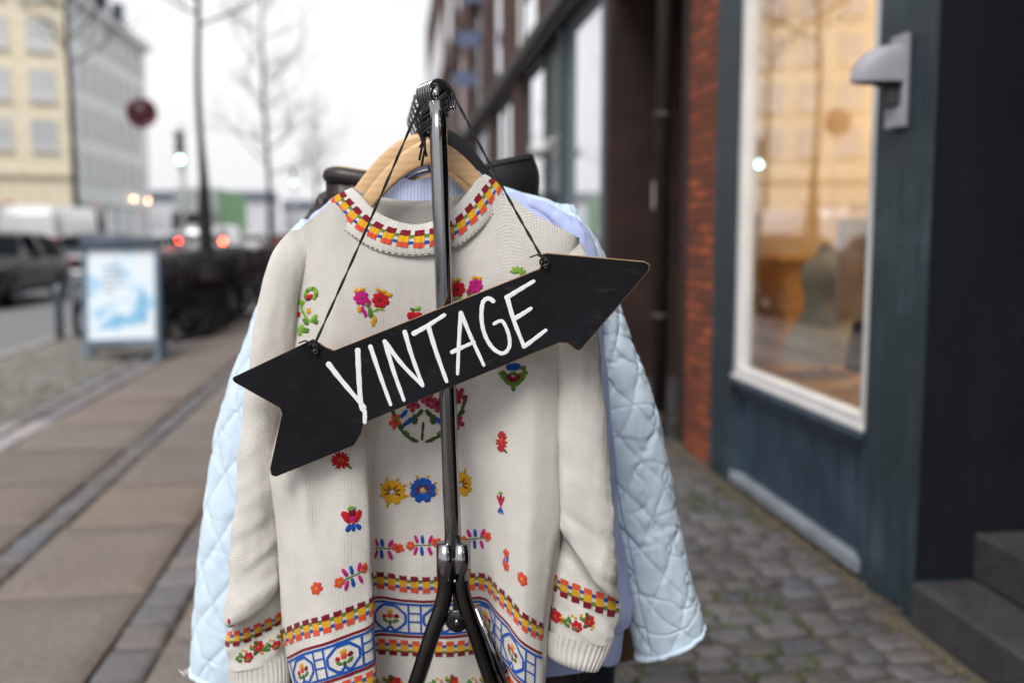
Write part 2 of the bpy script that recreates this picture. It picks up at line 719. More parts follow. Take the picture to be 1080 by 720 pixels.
cloth('shirt_blue', (0.40, 0.47, 0.78), stripe=((0.50, 0.57, 0.86), 0.004))
cloth('shirt_pale', (0.56, 0.62, 0.82), stripe=((0.40, 0.47, 0.76), 0.006))
cloth('quilt_blue', (0.57, 0.70, 0.81), 0.6, amt=0.06, weave=1400, sheen=0.2, toned=True)
cloth('quilt_thread', (0.33, 0.50, 0.68), 0.8)
varied('leather_dark', (0.020, 0.013, 0.013), 0.42, scale=14, amt=0.4, bump=0.5, bscale=120, bdist=0.0015)
varied('leather_tan', (0.48, 0.33, 0.16), 0.6, scale=14, amt=0.2)
cloth('navy_cloth', (0.016, 0.022, 0.036), 0.85, amt=0.3)
cloth('brown_cloth', (0.13, 0.085, 0.05), 0.8, amt=0.2)
cloth('black_stiff', (0.009, 0.008, 0.010), 0.6, amt=0.3)

# ------------------------------------------------------------------ the sweater
sw = RackThing('sweater', 'cream knitted sweater with colourful embroidered flowers on a wooden hanger behind the arrow sign', 'sweater',
               (W(455, 300, 1.50)[0], 1.50, W(455, 830, 1.50)[2]))

rows = [
    # px, py, Y for the twelve front columns, left edge to right edge
    [(318, 240, 1.505), (333, 227, 1.497), (352, 214, 1.488), (371, 237, 1.481), (385, 248, 1.478), (401, 256, 1.476), (430, 262, 1.474),
     (468, 260, 1.474), (503, 238, 1.482), (529, 206, 1.494), (566, 227, 1.495), (607, 249, 1.506)],
    [(312, 302, 1.498), (330, 300, 1.480), (352, 298, 1.468), (375, 299, 1.464), (392, 301, 1.464), (410, 303, 1.466), (440, 306, 1.470),
     (478, 305, 1.474), (512, 301, 1.470), (540, 298, 1.464), (568, 298, 1.468), (598, 302, 1.500)],
    [(301, 400, 1.488), (320, 400, 1.464), (345, 400, 1.452), (370, 399, 1.454), (388, 399, 1.462), (408, 399, 1.474), (438, 400, 1.484),
     (478, 400, 1.486), (515, 400, 1.478), (542, 400, 1.462), (568, 400, 1.456), (592, 400, 1.486)],
    [(283, 492, 1.474), (302, 492, 1.448), (342, 490, 1.436), (381, 488, 1.452), (389, 486, 1.478), (397, 485, 1.500), (430, 486, 1.503),
     (478, 487, 1.503), (516, 488, 1.494), (540, 490, 1.462), (566, 492, 1.450), (589, 492, 1.478)],
    [(292, 556, 1.472), (308, 556, 1.446), (344, 553, 1.432), (386, 548, 1.450), (389, 541, 1.486), (396, 536, 1.515), (430, 536, 1.518),
     (478, 536, 1.518), (516, 538, 1.506), (538, 546, 1.464), (564, 554, 1.448), (588, 556, 1.476)],
    [(299, 662, 1.474), (316, 655, 1.442), (348, 646, 1.426), (391, 630, 1.448), (389, 614, 1.492), (396, 603, 1.528), (430, 606, 1.532),
     (478, 606, 1.532), (510, 604, 1.518), (531, 622, 1.474), (552, 645, 1.448), (575, 657, 1.476)],
    [(318, 766, 1.474), (332, 759, 1.438), (362, 749, 1.418), (396, 735, 1.446), (392, 716, 1.498), (398, 703, 1.540), (432, 705, 1.545),
     (478, 705, 1.545), (510, 704, 1.530), (528, 732, 1.480), (548, 757, 1.446), (571, 767, 1.474)],
    [(322, 850, 1.474), (336, 845, 1.436), (364, 836, 1.414), (398, 820, 1.446), (394, 800, 1.500), (400, 790, 1.545), (433, 792, 1.550),
     (478, 792, 1.550), (510, 792, 1.535), (528, 820, 1.484), (548, 842, 1.446), (570, 852, 1.474)],
]
NU, NV = 20, 40


def torso_grid(rows, back, n_u=NU, n_v=NV):
    ctrl = []
    for r in rows:
        f = [W(*q) for q in r]
        yb = back
        zl, zr = f[-1][2], f[0][2]
        b = [f[-1] + np.array((-0.006, 0.045, 0)), f[-1] * 0.7 + f[0] * 0.3, f[-1] * 0.3 + f[0] * 0.7, f[0] + np.array((0.006, 0.045, 0))]
        for q in b[1:3]:
            q[1] = yb
        b[0][1] = max(b[0][1], (f[-1][1] + yb) / 2)
        b[3][1] = max(b[3][1], (f[0][1] + yb) / 2)
        ctrl.append(f + b)
    ctrl = np.array(ctrl)
    P = np.array([crom(r, n_u, True) for r in ctrl])
    return crom(P, n_v)


P = torso_grid(rows, 1.60)
N0 = normals(P, True)
wr = fbm(P * np.array((1, 1, 1)), (16, 16, 5), 3, 3.1)
fade = np.clip((np.arange(P.shape[0]) / 60.0), 0.15, 1)[:, None]
P = P + N0 * (wr * 0.0042 * fade)[..., None]
# shallow slanting drag folds under the arms and across the chest
U_, V_ = metric(P)
drag = np.zeros(P.shape[:2])
XX, YY = proj(P)
for cx, cy, ang, wd, ln, am in ((345, 345, 1.2, 9, 70, 0.004), (560, 330, 2.0, 9, 60, 0.004), (322, 520, 1.45, 7, 70, 0.005), (312, 590, 1.5, 6, 60, 0.004),
                                (365, 560, 1.6, 10, 80, 0.003), (455, 560, 1.6, 16, 90, 0.004), (500, 520, 1.55, 10, 110, 0.004), (556, 560, 1.62, 9, 90, 0.004), (430, 500, 1.5, 9, 70, 0.003)):
    a = (XX - cx) * math.cos(ang) + (YY - cy) * math.sin(ang)
    b = -(XX - cx) * math.sin(ang) + (YY - cy) * math.cos(ang)
    drag += am * np.exp(-(a / ln) ** 2 - (b / wd) ** 2)
P[:, :11 * NU] += N0[:, :11 * NU] * drag[:, :11 * NU, None]
U_, V_ = metric(P)
uv = np.stack(np.meshgrid(U_, V_), -1)
mb = MB()
mb.grid(P, 0, True, uv)
body = Surf(P, 0, 11 * NU)
st = Stitch(mb, body, SW)

# --- knitted bands: rows 5 .. 6 of the control net hold check band, medallions, check band
v5, v6, v7 = 5 * NV, 6 * NV, 7 * NV
HALF = 11 * NU - 1
ORD = ('dred', 'yellow', 'orange')
check_band(st, v5, 1.0, 2, HALF, ORD)
for vv, c in ((v5 + 0.285 * NV, 'dred'), (v5 + 0.655 * NV, 'dred')):
    st.line([(u, vv) for u in range(2, HALF, 3)], 0.0042, c)
for vv in (v5 + 0.325 * NV, v5 + 0.62 * NV):
    st.line([(u, vv) for u in range(2, HALF, 3)], 0.0040, 'blue')
check_band(st, v5 + 0.70 * NV, 1.0, 2, HALF, ORD[::-1], size=(6.0, 7.4, 6.2))
S5, U5 = arc_u(body, v5 + 0.47 * NV, 2, HALF)
va, vb = v5 + 0.335 * NV, v5 + 0.61 * NV
med = []
s0 = -0.012
while s0 < S5[-1]:
    def uu(x):
        return float(np.interp(x, S5, U5))
    m0, m1 = s0 + 0.024, s0 + 0.078             # octagon
    for x in (s0 + 0.001, s0 + 0.021):          # ladder rails
        if 0 < x < S5[-1]:
            st.line([(uu(x), va), (uu(x), vb)], 0.0032, 'blue')
    for q in (0.3, 0.62):
        if s0 > 0 and s0 + 0.02 < S5[-1]:
            st.line([(uu(s0 + 0.001), va + (vb - va) * q), (uu(s0 + 0.021), va + (vb - va) * q)], 0.0026, 'blue')
    oct_ = [(0.32, 0.06), (0.68, 0.06), (0.97, 0.36), (0.97, 0.66), (0.74, 0.93), (0.60, 0.99), (0.55, 0.86), (0.45, 0.86), (0.40, 0.99), (0.26, 0.93), (0.03, 0.66), (0.03, 0.36), (0.32, 0.06)]
    if m0 > 0 and m1 < S5[-1] + 0.01:
        pts = [(uu(min(m0 + (m1 - m0) * x, S5[-1])), va + (vb - va) * y) for x, y in oct_]
        st.line(pts, 0.0042, 'blue')
        med.append((uu((m0 + m1) / 2), (va + vb) / 2))
    s0 += 0.080


def tiny_bouquet(st, u, v):
    st.u, st.v = u, v
    st.su, st.sv = st.sf.frame(u, v)
    st.rot, st.k = 0.0, 1.0
    for a, b, c, l, w, g in ((-6, 5, 'green', 8, 4, 0.5), (6, 5, 'green', 8, 4, -0.5), (0, 7, 'olive', 6, 4, 1.57), (-7, 0, 'red', 6, 5, 0.4), (7, -1, 'dred', 6, 5, -0.4),
                             (0, -1, 'orange', 7, 6, 0), (0, -6, 'yellow', 7, 5, 0)):
        st.blob(a, b, l, w, g, c, 0.0014)


for u, v in med:
    tiny_bouquet(st, u, v)


# --- embroidered motifs
def sprig(px, py, rot=0.0, k=1.0, left=True, right=True):
    st.go(px, py, rot, k)
    st.stem([(-11, 0), (0, 0), (11, -1)], 1.6, 'green')
    for a, c in ((-7, 'pink'), (0, 'blue'), (8, 'pink')):
        st.blob(a - 0.6 + (a > 2), -7, 11, 4.2, 1.57 + (-0.35 if a > 2 else 0.35 if a < -2 else 0.08) * -1, c)
        st.blob(a - 1.2 + (a > 2), 7, 11, 4.2, 1.57 + (0.35 if a < -2 else -0.35 if a > 2 else -0.1) * 1, c)
    if left:
        st.daisy(-15, 1, 5.6, 5, 'orange', 'yellow', 0.7)
    if right:
        st.daisy(15, -3, 5.8, 5, 'orange', 'red', 0.7)


def small_flower(px, py, k=1.0):
    st.go(px, py, 0, k)
    st.daisy(0, 0, 7, 6, 'orange', 'yellow', 0.6)


def tulip(px, py, k=1.0, squeeze=1.0):
    st.go(px, py, 0, k)
    z = squeeze
    for a, g in ((-6 * z, 1.0), (6 * z, -1.0)):
        st.blob(a, -1, 15, 8 * z, g, 'red')
    st.blob(0, -5, 9 * z, 8, 0, 'dred')
    st.blob(0, 2, 7 * z, 7, 0, 'pink', 0.0022)
    st.blob(0, 5, 4 * z, 3.5, 0, 'orange', 0.0024)
    for a, g in ((-5 * z, 2.2), (0, 1.57), (6 * z, 0.7)):
        st.blob(a, 10, 8, 5 * z, g, 'blue')
    for a in (-3 * z, 2 * z):
        st.blob(a, -11, 6, 3.5, 0.3 * a, 'lime')


def butterfly(px, py, col, k=1.0, squeeze=1.0):
    st.go(px, py, 0, k)
    for i, g in enumerate((-2.75, -2.1, -1.57, -1.05, -0.4, 0.35, 1.15, 2.0, 2.8)):
        a, b = math.cos(g) * 9.5 * squeeze, math.sin(g) * 9
        st.blob(a, b, 11.5, 9, g, col, 0.0018)
        if i in (0, 1, 3, 4, 5, 8):
            st.blob(a * 0.72, b * 0.72, 8, 2.4, g, 'dred', 0.0026)
    st.blob(0, 1, 4, 4, 0, 'yellow' if col == 'blue' else 'wool', 0.0028)
    for a, b in ((-14, -9), (-6, -16), (6, -16), (14, -9), (-15, 5), (15, 4), (-6, 16) if col == 'yellow' else (15, -1)):
        st.blob(a * squeeze, b, 3.6, 3.0, 0, 'yellow', 0.0014)
        st.stem([(a * 0.75 * squeeze, b * 0.75), (a * squeeze, b)], 1.2, 'olive')


def tuft(px, py, rx, ry):
    st.go(px, py)
    st.tuft(0, 0, rx, ry, 'red', 'orange')
    st.blob(0, 2, rx * 0.5, ry * 0.5, 0.2, 'red', 0.0026)
    st.blob(rx * 0.9, ry * 0.8, 6, 2.4, 0.8, 'olive')


# curling stem with a red bud, left shoulder
st.go(326, 325)
for i in range(11):
    g = -3.6 + i * 0.42
    st.blob(2 + math.cos(g) * 7.5, -16 + math.sin(g) * 6.5, 7, 5, g + 1.57, 'lime' if i % 3 else 'green', 0.0022)
st.blob(0, -13, 12, 6, -0.1, 'red', 0.0026)
st.blob(-1, -11, 8, 3, -0.1, 'dred', 0.003)
st.stem([(-8, -8), (-10, -1), (-6, 5), (0, 12), (7, 13)], 3.2, 'lime')
for a, b, g, c in ((-11, -8, 0.2, 'lime'), (-3, 13, 0.8, 'green'), (9, 9, -0.5, 'lime'), (-6, 20, 0.9, 'lime'), (-2, 22, 0.2, 'green'), (10, 13, 0.3, 'green'), (-9, 23, 1.2, 'lime')):
    st.blob(a, b, 10, 5.5, g, c, 0.002)
st.blob(0, 2, 6.5, 6.5, 0, 'yellow', 0.0022)
st.blob(-13, 5, 5.5, 6, 0, 'red', 0.0022)


def pair(px, py, mir=1):
    st.go(px, py)
    m = mir
    st.daisy(-10 * m, -1, 8, 7, 'pink', 'rose', 0.55)
    st.daisy(10 * m, 0, 8.5, 7, 'red', 'dred', 0.6)
    for a, b in ((-15, -8), (-9, -10), (8, -11), (14, -10), (18, -7)):
        st.blob(a * m, b, 6, 4.5, 0.4, 'yellow', 0.002)
    st.stem([(-6 * m, 6), (0, 9), (2 * m, 14), (4 * m, 18)], 2.4, 'green')
    st.stem([(3 * m, 12), (9 * m, 9), (14 * m, 10)], 2.4, 'lime')
    st.blob(0, 14, 9, 5, 1.3, 'green')
    st.blob(-2 * m, 4, 5, 7, 0, 'rose')
    for a, b, c in ((-8, 11, 'pink'), (-5, 15, 'pink'), (-12, 11, 'yellow'), (5, 19, 'yellow'), (3, 23, 'yellow')):
        st.blob(a * m, b, 7, 4, 1.2, c)


pair(391, 315)
pair(492, 304, -1)
st.go(437, 332)
st.blob(-3, 0, 10, 9, 0, 'red', 0.0024)
st.blob(4, 0, 8, 9, 0, 'red', 0.0024)
st.blob(-2, -7, 6, 4, 0.5, 'green')
st.blob(3, -8, 8, 4, -0.4, 'lime')
st.go(547, 288)
for g in (-2.8, -2.2, -1.6, -1.0, -0.4, 0.2):
    st.blob(math.cos(g) * 5, math.sin(g) * 4, 8, 3.6, g, 'lime', 0.002)
# heart under the sign, right
st.go(541, 399)
st.blob(0, -13, 16, 8, 0, 'blue', 0.002)
for a, g in ((-6, 0.8), (6, -0.8)):
    st.blob(a, 0, 19, 9, g, 'green', 0.0018)
    st.blob(a * 0.62, -1, 12, 6.5, g, 'dred', 0.0026)
st.blob(0, 9, 8, 5, 1.57, 'green', 0.002)
for a, b in ((-12, -7), (13, -8), (0, -6), (10, -12)):
    st.blob(a, b, 8, 4, 0.3 * a, 'green', 0.002)
# bouquet in the middle of the chest, mostly behind the sign and the pole
st.go(447, 440)
st.stem([(0, 28), (0, 18), (0, 6)], 3.0, 'olive')
for m in (-1, 1):
    st.stem([(4 * m, 30), (14 * m, 25), (24 * m, 17), (34 * m, 6), (42 * m, -8), (48 * m, -24)], 4.2, 'olive')
    for k_ in range(5):
        st.blob(m * (10 + 8 * k_), 27 - 8 * k_, 9, 4.6, m * -0.7, 'green' if k_ % 2 else 'olive', 0.002)
    st.blob(m * 18, 6, 17, 6, m * 0.62, 'blue', 0.0022)
    st.blob(m * 25, -3, 12, 5.5, m * 0.8, 'blue', 0.0022)
    st.blob(m * 10, 3, 12, 7, 1.4, 'olive', 0.0022)
    st.daisy(m * 36, 10 - 4, 9, 5, 'orange' if m < 0 else 'rose', 'red', 0.5)
    st.daisy(m * 14, -14, 9, 5, 'rose', 'dred', 0.5)
    st.daisy(m * 38, -24, 9, 5, 'rose', 'red', 0.5)
    st.blob(m * 5, -4, 11, 5, m * 0.9, 'olive')
st.daisy(3, -20, 8, 5, 'rose', 'dred')
tuft(360, 486, 10, 9)
tuft(529, 465, 7, 13)
butterfly(413, 518, 'yellow')
butterfly(447, 517, 'blue')
butterfly(486, 511, 'yellow', 1.0, 0.8)
tulip(372, 545)
tulip(528, 529, 0.95, 0.55)
sprig(371, 607, -0.12)
sprig(403, 577, 0.0, 1.0, False, True)
sprig(446, 574)
sprig(501, 568, -0.05)
st.go(534, 590, 0.3)
for a, b, c in ((-3, -7, 'orange'), (3, 6, 'orange')):
    st.daisy(a, b, 5, 5, c, 'red', 0.7)
st.blob(1, -3, 10, 3.6, 1.2, 'blue')
st.blob(-2, 4, 10, 3.4, 1.4, 'pink')
small_flower(333, 620)
small_flower(550, 610)


def posy(surf_st, px, py, k=1.0, rot=0.0):
    q = surf_st.go(px, py, rot, k)
    for a, b, g in ((-15, 4, 0.5), (-18, 0, -0.4), (-12, -2, 1.2), (4, -5, 0.4), (8, 1, -0.6), (-4, 6, 0.2), (9, -8, 1.2)):
        q.blob(a, b, 9, 4.4, g, 'green' if a < 5 else 'olive', 0.002)
    q.daisy(-3, 4, 6.5, 6, 'red', 'orange', 0.65)
    q.daisy(11, -4, 6.5, 6, 'red', 'orange', 0.65)
    for a, b in ((-5, -5), (2, -9), (16, 2), (17, -3), (-9, -7), (14, 5)):
        q.blob(a, b, 3.6, 3.2, 0, 'yellow', 0.0014)


for px, py, rot in ((345, 782, -0.2), (403, 722, 0), (437, 727, 0), (470, 722, 0), (505, 722, 0), (392, 765, -0.3), (545, 782, 0.4)):
    posy(st, px, py, 1.0, rot)
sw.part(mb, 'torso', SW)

# neckband: a ring of ribbing with its own colour blocks
front_in = [(374, 197, 1.515), (378, 203, 1.500), (392, 219, 1.487), (413, 231, 1.481), (440, 236, 1.478), (470, 222.5, 1.479), (489, 206, 1.486), (502, 190, 1.497), (508, 183, 1.512)]
front_in = [(372, 198, 1.520), (381, 206, 1.500), (394, 220, 1.487), (414, 231, 1.481), (441, 236, 1.478), (471, 226, 1.479), (489, 208, 1.486), (503, 190, 1.499), (511, 184, 1.520)]
front_out = [(347, 216, 1.506), (350, 232, 1.492), (371, 249, 1.476), (397, 264, 1.470), (437, 270, 1.466), (476, 263, 1.467), (503, 245, 1.475), (521, 225, 1.489), (530, 206, 1.506)]
back_in = [(502, 197, 1.542), (472, 208, 1.552), (441, 211, 1.554), (412, 209, 1.552), (385, 204, 1.542)]
back_out = [(510, 234, 1.556), (474, 246, 1.562), (440, 250, 1.564), (408, 248, 1.562), (370, 234, 1.556)]
ci = np.array([W(*q) for q in front_in + back_in])
co_ = np.array([W(*q) for q in front_out + back_out])
ring_i, ring_o = crom(ci, 18, True), crom(co_, 18, True)
R = []
mid = (ring_i + ring_o) / 2
cen = np.array((W(440, 230, 1.52)))
outd = mid - cen
outd[:, 2] *= 0.2
outd /= np.linalg.norm(outd, axis=1, keepdims=True)
for t in np.linspace(-0.8, 1.0, 34):
    if t < 0:      # turned-in lip
        q = ring_i + (ring_o - ring_i) * (-t * 0.9) - outd * 0.008 * min(1, -t / 0.2) ** 0.6
    else:
        q = ring_i * (1 - t) + ring_o * t + outd * (0.007 * math.sin(PI * min(1, t * 1.02)) ** 0.7)
    R.append(q)
R = np.array(R)
nr = R.shape[1]
ribs = np.sin(np.arange(nr) / nr * 2 * PI * 90)[None, :] * 0.0007
Rn = normals(R, True)
R = R + Rn * ribs[..., None]
R2 = np.concatenate([R, R[:, :1]], 1)
U_, V_ = metric(R2)
mb = MB()
mb.grid(R2, 0, False, np.stack(np.meshgrid(U_, V_), -1))
nb = Surf(R2)
sn = Stitch(mb, nb, SW)
dense = 8 * 18
v0 = 33 * (0.8 / 1.8) + 3.8
check_band(sn, v0, 0.92, 1, dense - 1, ORD, start=0.004, blocks=15, size=(7.5, 8.5, 7.0), fw=0.68)
# dotted seam at the foot of the band
for k_ in range(3, dense - 2, 3):
    sn.line([(k_, 32.2), (k_ + 1.4, 32.2)], 0.0016, 'olive' if (k_ // 3) % 4 else 'dred', 0.0012)
sw.part(mb, 'neckband', SW)


# ------------------------------------------------------------------ tubes hung in space: sleeves and coats
def loft(rows, n_half=44, n_v=14, power=0.85, cap=True):
    """rows: (L px, L py, R px, R py, Y, front depth, back depth, sag px)"""
    out = []
    for (lx, ly, rx, ry, Y, df, db, sag) in rows:
        out.append((np.concatenate([W(lx, ly, Y), W(rx, ry, Y), [df, db, sag]])))
    C = crom(np.array(out), n_v)
    G = []
    for c in C:
        L, Rr, df, db, sag = c[:3], c[3:6], c[6], c[7], c[8]
        ring = []
        for j in range(2 * n_half):
            g = PI * j / n_half
            t = (1 - math.cos(g)) / 2
            p = L * (1 - t) + Rr * t
            s_ = math.sin(g)
            if s_ >= 0:
                p = p + np.array((0, -df * s_ ** power, -sag * PX * s_))
            else:
                p = p + np.array((0, db * (-s_) ** power, 0))
            ring.append(p)
        G.append(ring)
    return np.array(G)


def close_uv(G):
    G2 = np.concatenate([G, G[:, :1]], 1)
    U, V = metric(G2)
    return G2, np.stack(np.meshgrid(U, V), -1)


def sleeve(rows_up, rows_low, rows_cuff, band_lines, flip=False):
    """upper sleeve that blouses over, the tucked lower part with its bands, and the ribbed cuff"""
    G = loft(rows_up + rows_low)
    n = normals(G, True)
    low = np.clip((np.arange(G.shape[0]) / G.shape[0] - 0.25) / 0.3, 0, 1)[:, None]
    bunch = fbm(G + G[..., :1] * np.array((0, 0, 0.7 if flip else -0.7)), (9, 9, 26), 2, 4.4) * 0.0062 * low
    G = G + n * (fbm(G, (22, 22, 7), 3, 9.3 if flip else 1.9) * 0.0045 + bunch)[..., None]
    G2, uv = close_uv(G)
    mb = MB()
    mb.grid(G2, 0, False, uv)
    s = Surf(G2, 0, 44)
    q = Stitch(mb, s, SW)
    band_lines(q, len(rows_up))
    part = sw.part(mb, 'sleeve', SW)
    C = loft(rows_cuff, n_half=120, n_v=12)
    th = np.arange(240) / 240 * 2 * PI
    nn = normals(C, True)
    C = C + nn * ((np.abs(np.sin(th * 17)) ** 0.7) * 0.0022)[None, :, None]
    C2, uv = close_uv(C)
    mb = MB()
    mb.grid(C2, 0, False, uv)
    inner = loft([rows_cuff[-1], tuple(np.array(rows_cuff[-1]) + np.array((3, -2, -3, -2, 0, -0.006, -0.006, 0))), tuple(np.array(rows_cuff[0]) + np.array((3, 0, -3, 0, 0, -0.006, -0.006, 0)))], n_half=44)
    mb.grid(inner, 0, True)
    c = mb.build('cuff', SW, part, origin=sw.o)
    return part


def lines_left(q, k):
    sv = (k + 1.15) * 14
    check_band(q, sv, 0.85, 3, 42, ORD[::-1], period=0.0178, size=(6, 7, 6))
    posy(q, 264, 688, 0.95, -0.15)
    posy(q, 293, 676, 0.8, -0.2)
    q.go(243, 660)
    for a, b, c in ((0, -6, 'red'), (1, 0, 'blue'), (4, 0, 'orange'), (2, 6, 'yellow'), (-1, 10, 'rose'), (0, 20, 'yellow')):
        q.blob(a, b, 5, 4, 0.5, c)


def lines_right(q, k):
    sv = (k + 1.0) * 14
    check_band(q, sv, 0.95, 3, 42, ORD[::-1], period=0.0195, size=(6.5, 8, 6.5))
    posy(q, 612, 657, 1.0, -0.12)
    q.go(586, 648)
    q.daisy(0, 0, 8, 6, 'red', 'orange', 0.65)
    q.blob(7, 4, 4, 3.5, 0, 'yellow')
    q.blob(7, -2, 4, 3.5, 0, 'yellow')
    q.blob(-6, -4, 8, 4.5, 0.8, 'olive')


sleeve([(317, 241, 346, 236, 1.512, .002, .008, 0), (302, 247, 334, 258, 1.510, .014, .02, 0), (287, 266, 325, 286, 1.505, .036, .03, 0), (277, 305, 319, 318, 1.502, .042, .034, 0),
        (266, 360, 313, 370, 1.498, .044, .036, 0), (259, 430, 302, 432, 1.496, .042, .036, 0), (253, 500, 298, 498, 1.495, .042, .036, 0), (248, 560, 298, 552, 1.495, .044, .036, 0),
        (243, 615, 298, 588, 1.495, .046, .036, 10), (240, 646, 297, 604, 1.495, .046, .036, 9), (241, 655, 296, 612, 1.500, .040, .036, 7)],
       [(245, 648, 297, 610, 1.512, .026, .028, 4), (243, 660, 300, 634, 1.515, .026, .028, 2), (241, 680, 303, 662, 1.515, .026, .028, 1), (242, 703, 303, 690, 1.515, .024, .026, 1)],
       [(243, 700, 303, 687, 1.515, .022, .026, 1), (244, 712, 304, 700, 1.515, .021, .026, 1), (247, 728, 304, 716, 1.515, .023, .026, 1), (249, 738, 304, 726, 1.515, .021, .024, 1)], lines_left)
sleeve([(572, 247, 604, 252, 1.528, .002, .008, 0), (586, 264, 615, 260, 1.520, .012, .02, 0), (592, 292, 624, 282, 1.505, .032, .03, 0), (588, 330, 630, 322, 1.502, .036, .034, 0),
        (586, 390, 635, 385, 1.498, .038, .036, 0), (587, 450, 639, 448, 1.496, .038, .036, 0), (588, 505, 643, 506, 1.495, .040, .036, 0), (589, 535, 648, 560, 1.495, .042, .036, 4),
        (590, 548, 651, 600, 1.495, .042, .036, 8), (592, 556, 653, 622, 1.497, .040, .036, 8), (594, 560, 652, 630, 1.502, .034, .036, 5)],
       [(590, 568, 648, 620, 1.512, .022, .028, 2), (584, 600, 652, 626, 1.515, .024, .028, 1), (580, 635, 652, 655, 1.515, .024, .028, 1), (577, 664, 645, 676, 1.515, .024, .026, 1)],
       [(577, 661, 646, 673, 1.515, .023, .026, 1), (575, 674, 641, 686, 1.515, .021, .026, 1), (577, 685, 634, 699, 1.515, .023, .026, 1), (580, 690, 630, 705, 1.515, .020, .024, 1)], lines_right, True)


# ------------------------------------------------------------------ hangers on the rail
POLE_Y = 1.44
TOP = W(461, 99, POLE_Y)
RAILD = np.array((-math.sin(0.135), math.cos(0.135), 0.0))


def rail_pt(d):
    return TOP + RAILD * d


def hanger(name, label, px, py, Y, d, wpx, dl, dr, mats, thick=0.0125, tall=24, black=False):
    """shaped bar with a neck and a wire hook that goes over the rail"""
    neck = W(px, py, Y)
    h = RackThing(name, label, 'hanger', neck, 'clothes hangers on the rail')
    mb = MB()
    pts_u, pts_l = [], []
    for i in range(41):
        t = i / 40 * 2 - 1
        a = abs(t)
        drop = (dl if t < 0 else dr)
        y = drop * (0.15 * a + 1.25 * a ** 2 - 0.40 * a ** 4)
        w = tall * (1 - 0.30 * a ** 1.5) * (1 - 0.55 * max(0, a - 0.9) / 0.1)
        x = px + t * wpx
        bow = 0.028 * a * a
        pts_u.append((W(x, py + y, Y + bow)))
        pts_l.append((W(x, py + y + w, Y + bow)))
    prof = []
    for u, l in zip(pts_u, pts_l):
        ring = []
        hh = u[2] - l[2]
        for j in range(16):
            g = 2 * PI * j / 16
            cx, cz = math.cos(g), math.sin(g)
            sx = math.copysign(abs(cx) ** 0.55, cx) * thick / 2
            sz = math.copysign(abs(cz) ** 0.55, cz) * hh / 2
            m = (u + l) / 2
            ring.append((m[0], m[1] + sx, m[2] + sz))
        prof.append(ring)
    Pg = np.array(prof)
    mb.grid(Pg, 0, True)
    for e in (0, -1):
        mb.add(Pg[e], [tuple(range(16))], 0, False)
    bar = h.part(mb, 'bar', mats[0], fixn=True)
    # hook
    mb = MB()
    r = 0.0205
    c = rail_pt(d) + np.array((0.007 - 0.33 * min(d, 0.05), 0, 0.0105 + 0.0021 - r + 0.005))
    pts = []
    side = np.array((math.cos(YAW) * 0.93, math.sin(YAW) * 0.93, 0.0))
    side = side + RAILD * 0.35 + np.array((0, 0, -0.35))
    for i in range(19):
        g = math.radians(-25 + i * 13.2)
        pts.append(c + side * math.cos(g) * r + np.array((0, 0, math.sin(g) * r)))
    pts.reverse()          # from the stem side (left) over the top to the free end (right)
    stem = [neck + np.array((0, 0, -0.006)), neck + np.array((0, 0, 0.006)), (neck + c + np.array((0, 0, -r))) / 2 + np.array((-0.003, 0, 0)), c + np.array((-0.006, 0, -r * 1.35))]
    path = [Vector(p) for p in stem] + [Vector(p) for p in pts]
    mb.tube(path, 0.0021, 8, 0)
    mb.sphere(path[-1], 0.0030, 0, 10)
    h.part(mb, 'hook', mats[1])
    return h


hanger('wooden_hanger', 'pale wooden hanger inside the neck of the cream sweater', 455, 146, 1.508, 0.000, 138, 158, 168, ['beech', 'steel_wire'], tall=28)
hanger('wooden_hanger', 'second pale wooden hanger, behind the one holding the sweater', 440, 141, 1.60, 0.009, 128, 150, 150, ['beech', 'steel_wire'], tall=27)
hanger('padded_hanger', 'black hanger showing to the right of the pole behind the wooden hangers', 466, 134, 1.66, 0.018, 118, 165, 170, ['velvet_black', 'steel_wire'], tall=22)
hanger('wooden_hanger', 'wooden hanger holding the quilted jacket, hidden below its hook', 462, 176, 1.74, 0.027, 110, 110, 110, ['beech', 'steel_wire'], tall=22)
hanger('wooden_hanger', 'wooden hanger holding the dark leather jacket, its hook nearest the pole', 460, 182, 1.87, 0.036, 100, 90, 90, ['beech', 'steel_wire'], tall=20)
hanger('wooden_hanger', 'wooden hanger holding the navy coat at the back of the rail', 460, 190, 1.98, 0.045, 100, 90, 90, ['beech', 'steel_wire'], tall=20)

for k in range(5):
    Yk = 1.70 + 0.09 * k
    hanger('wire_hanger', ('first', 'second', 'third', 'fourth', 'last')[k] + ' of the five steel hooks strung along the rail behind the pole', 452 + 3 * k, 178 + 4 * k, Yk, 0.11 + 0.075 * k, 90, 80, 80, ['steel_wire', 'steel_wire'], thick=0.005, tall=4)

# ------------------------------------------------------------------ the rack itself
base = np.array((W(487, 900, POLE_Y)[0], POLE_Y, 0.0))
rk = RackThing('clothing_rack', 'chrome clothes rack with a single front pole splitting into two dark legs', 'clothing rack', base)


def pole_axis(py):
    return W(461 + (py - 105) * 17.2 / 475, py, POLE_Y)


mb = MB()
pp = [pole_axis(y) for y in np.linspace(107, 585, 12)]
mb.tube(pp, 0.0126, 28, 0)
rk.part(mb, 'pole', 'chrome')
mb = MB()
mb.tube([rail_pt(0.004), rail_pt(0.3), rail_pt(0.72)], 0.0105, 20, 0)
rk.part(mb, 'rail', 'chrome')
back_top = rail_pt(0.72)
mb = MB()
back_bot = np.array((back_top[0] + 0.005, back_top[1], 0.62))
mb.tube([back_top + np.array((0, 0, 0.004)), back_bot], 0.0126, 24, 0)
rk.part(mb, 'pole', 'chrome')


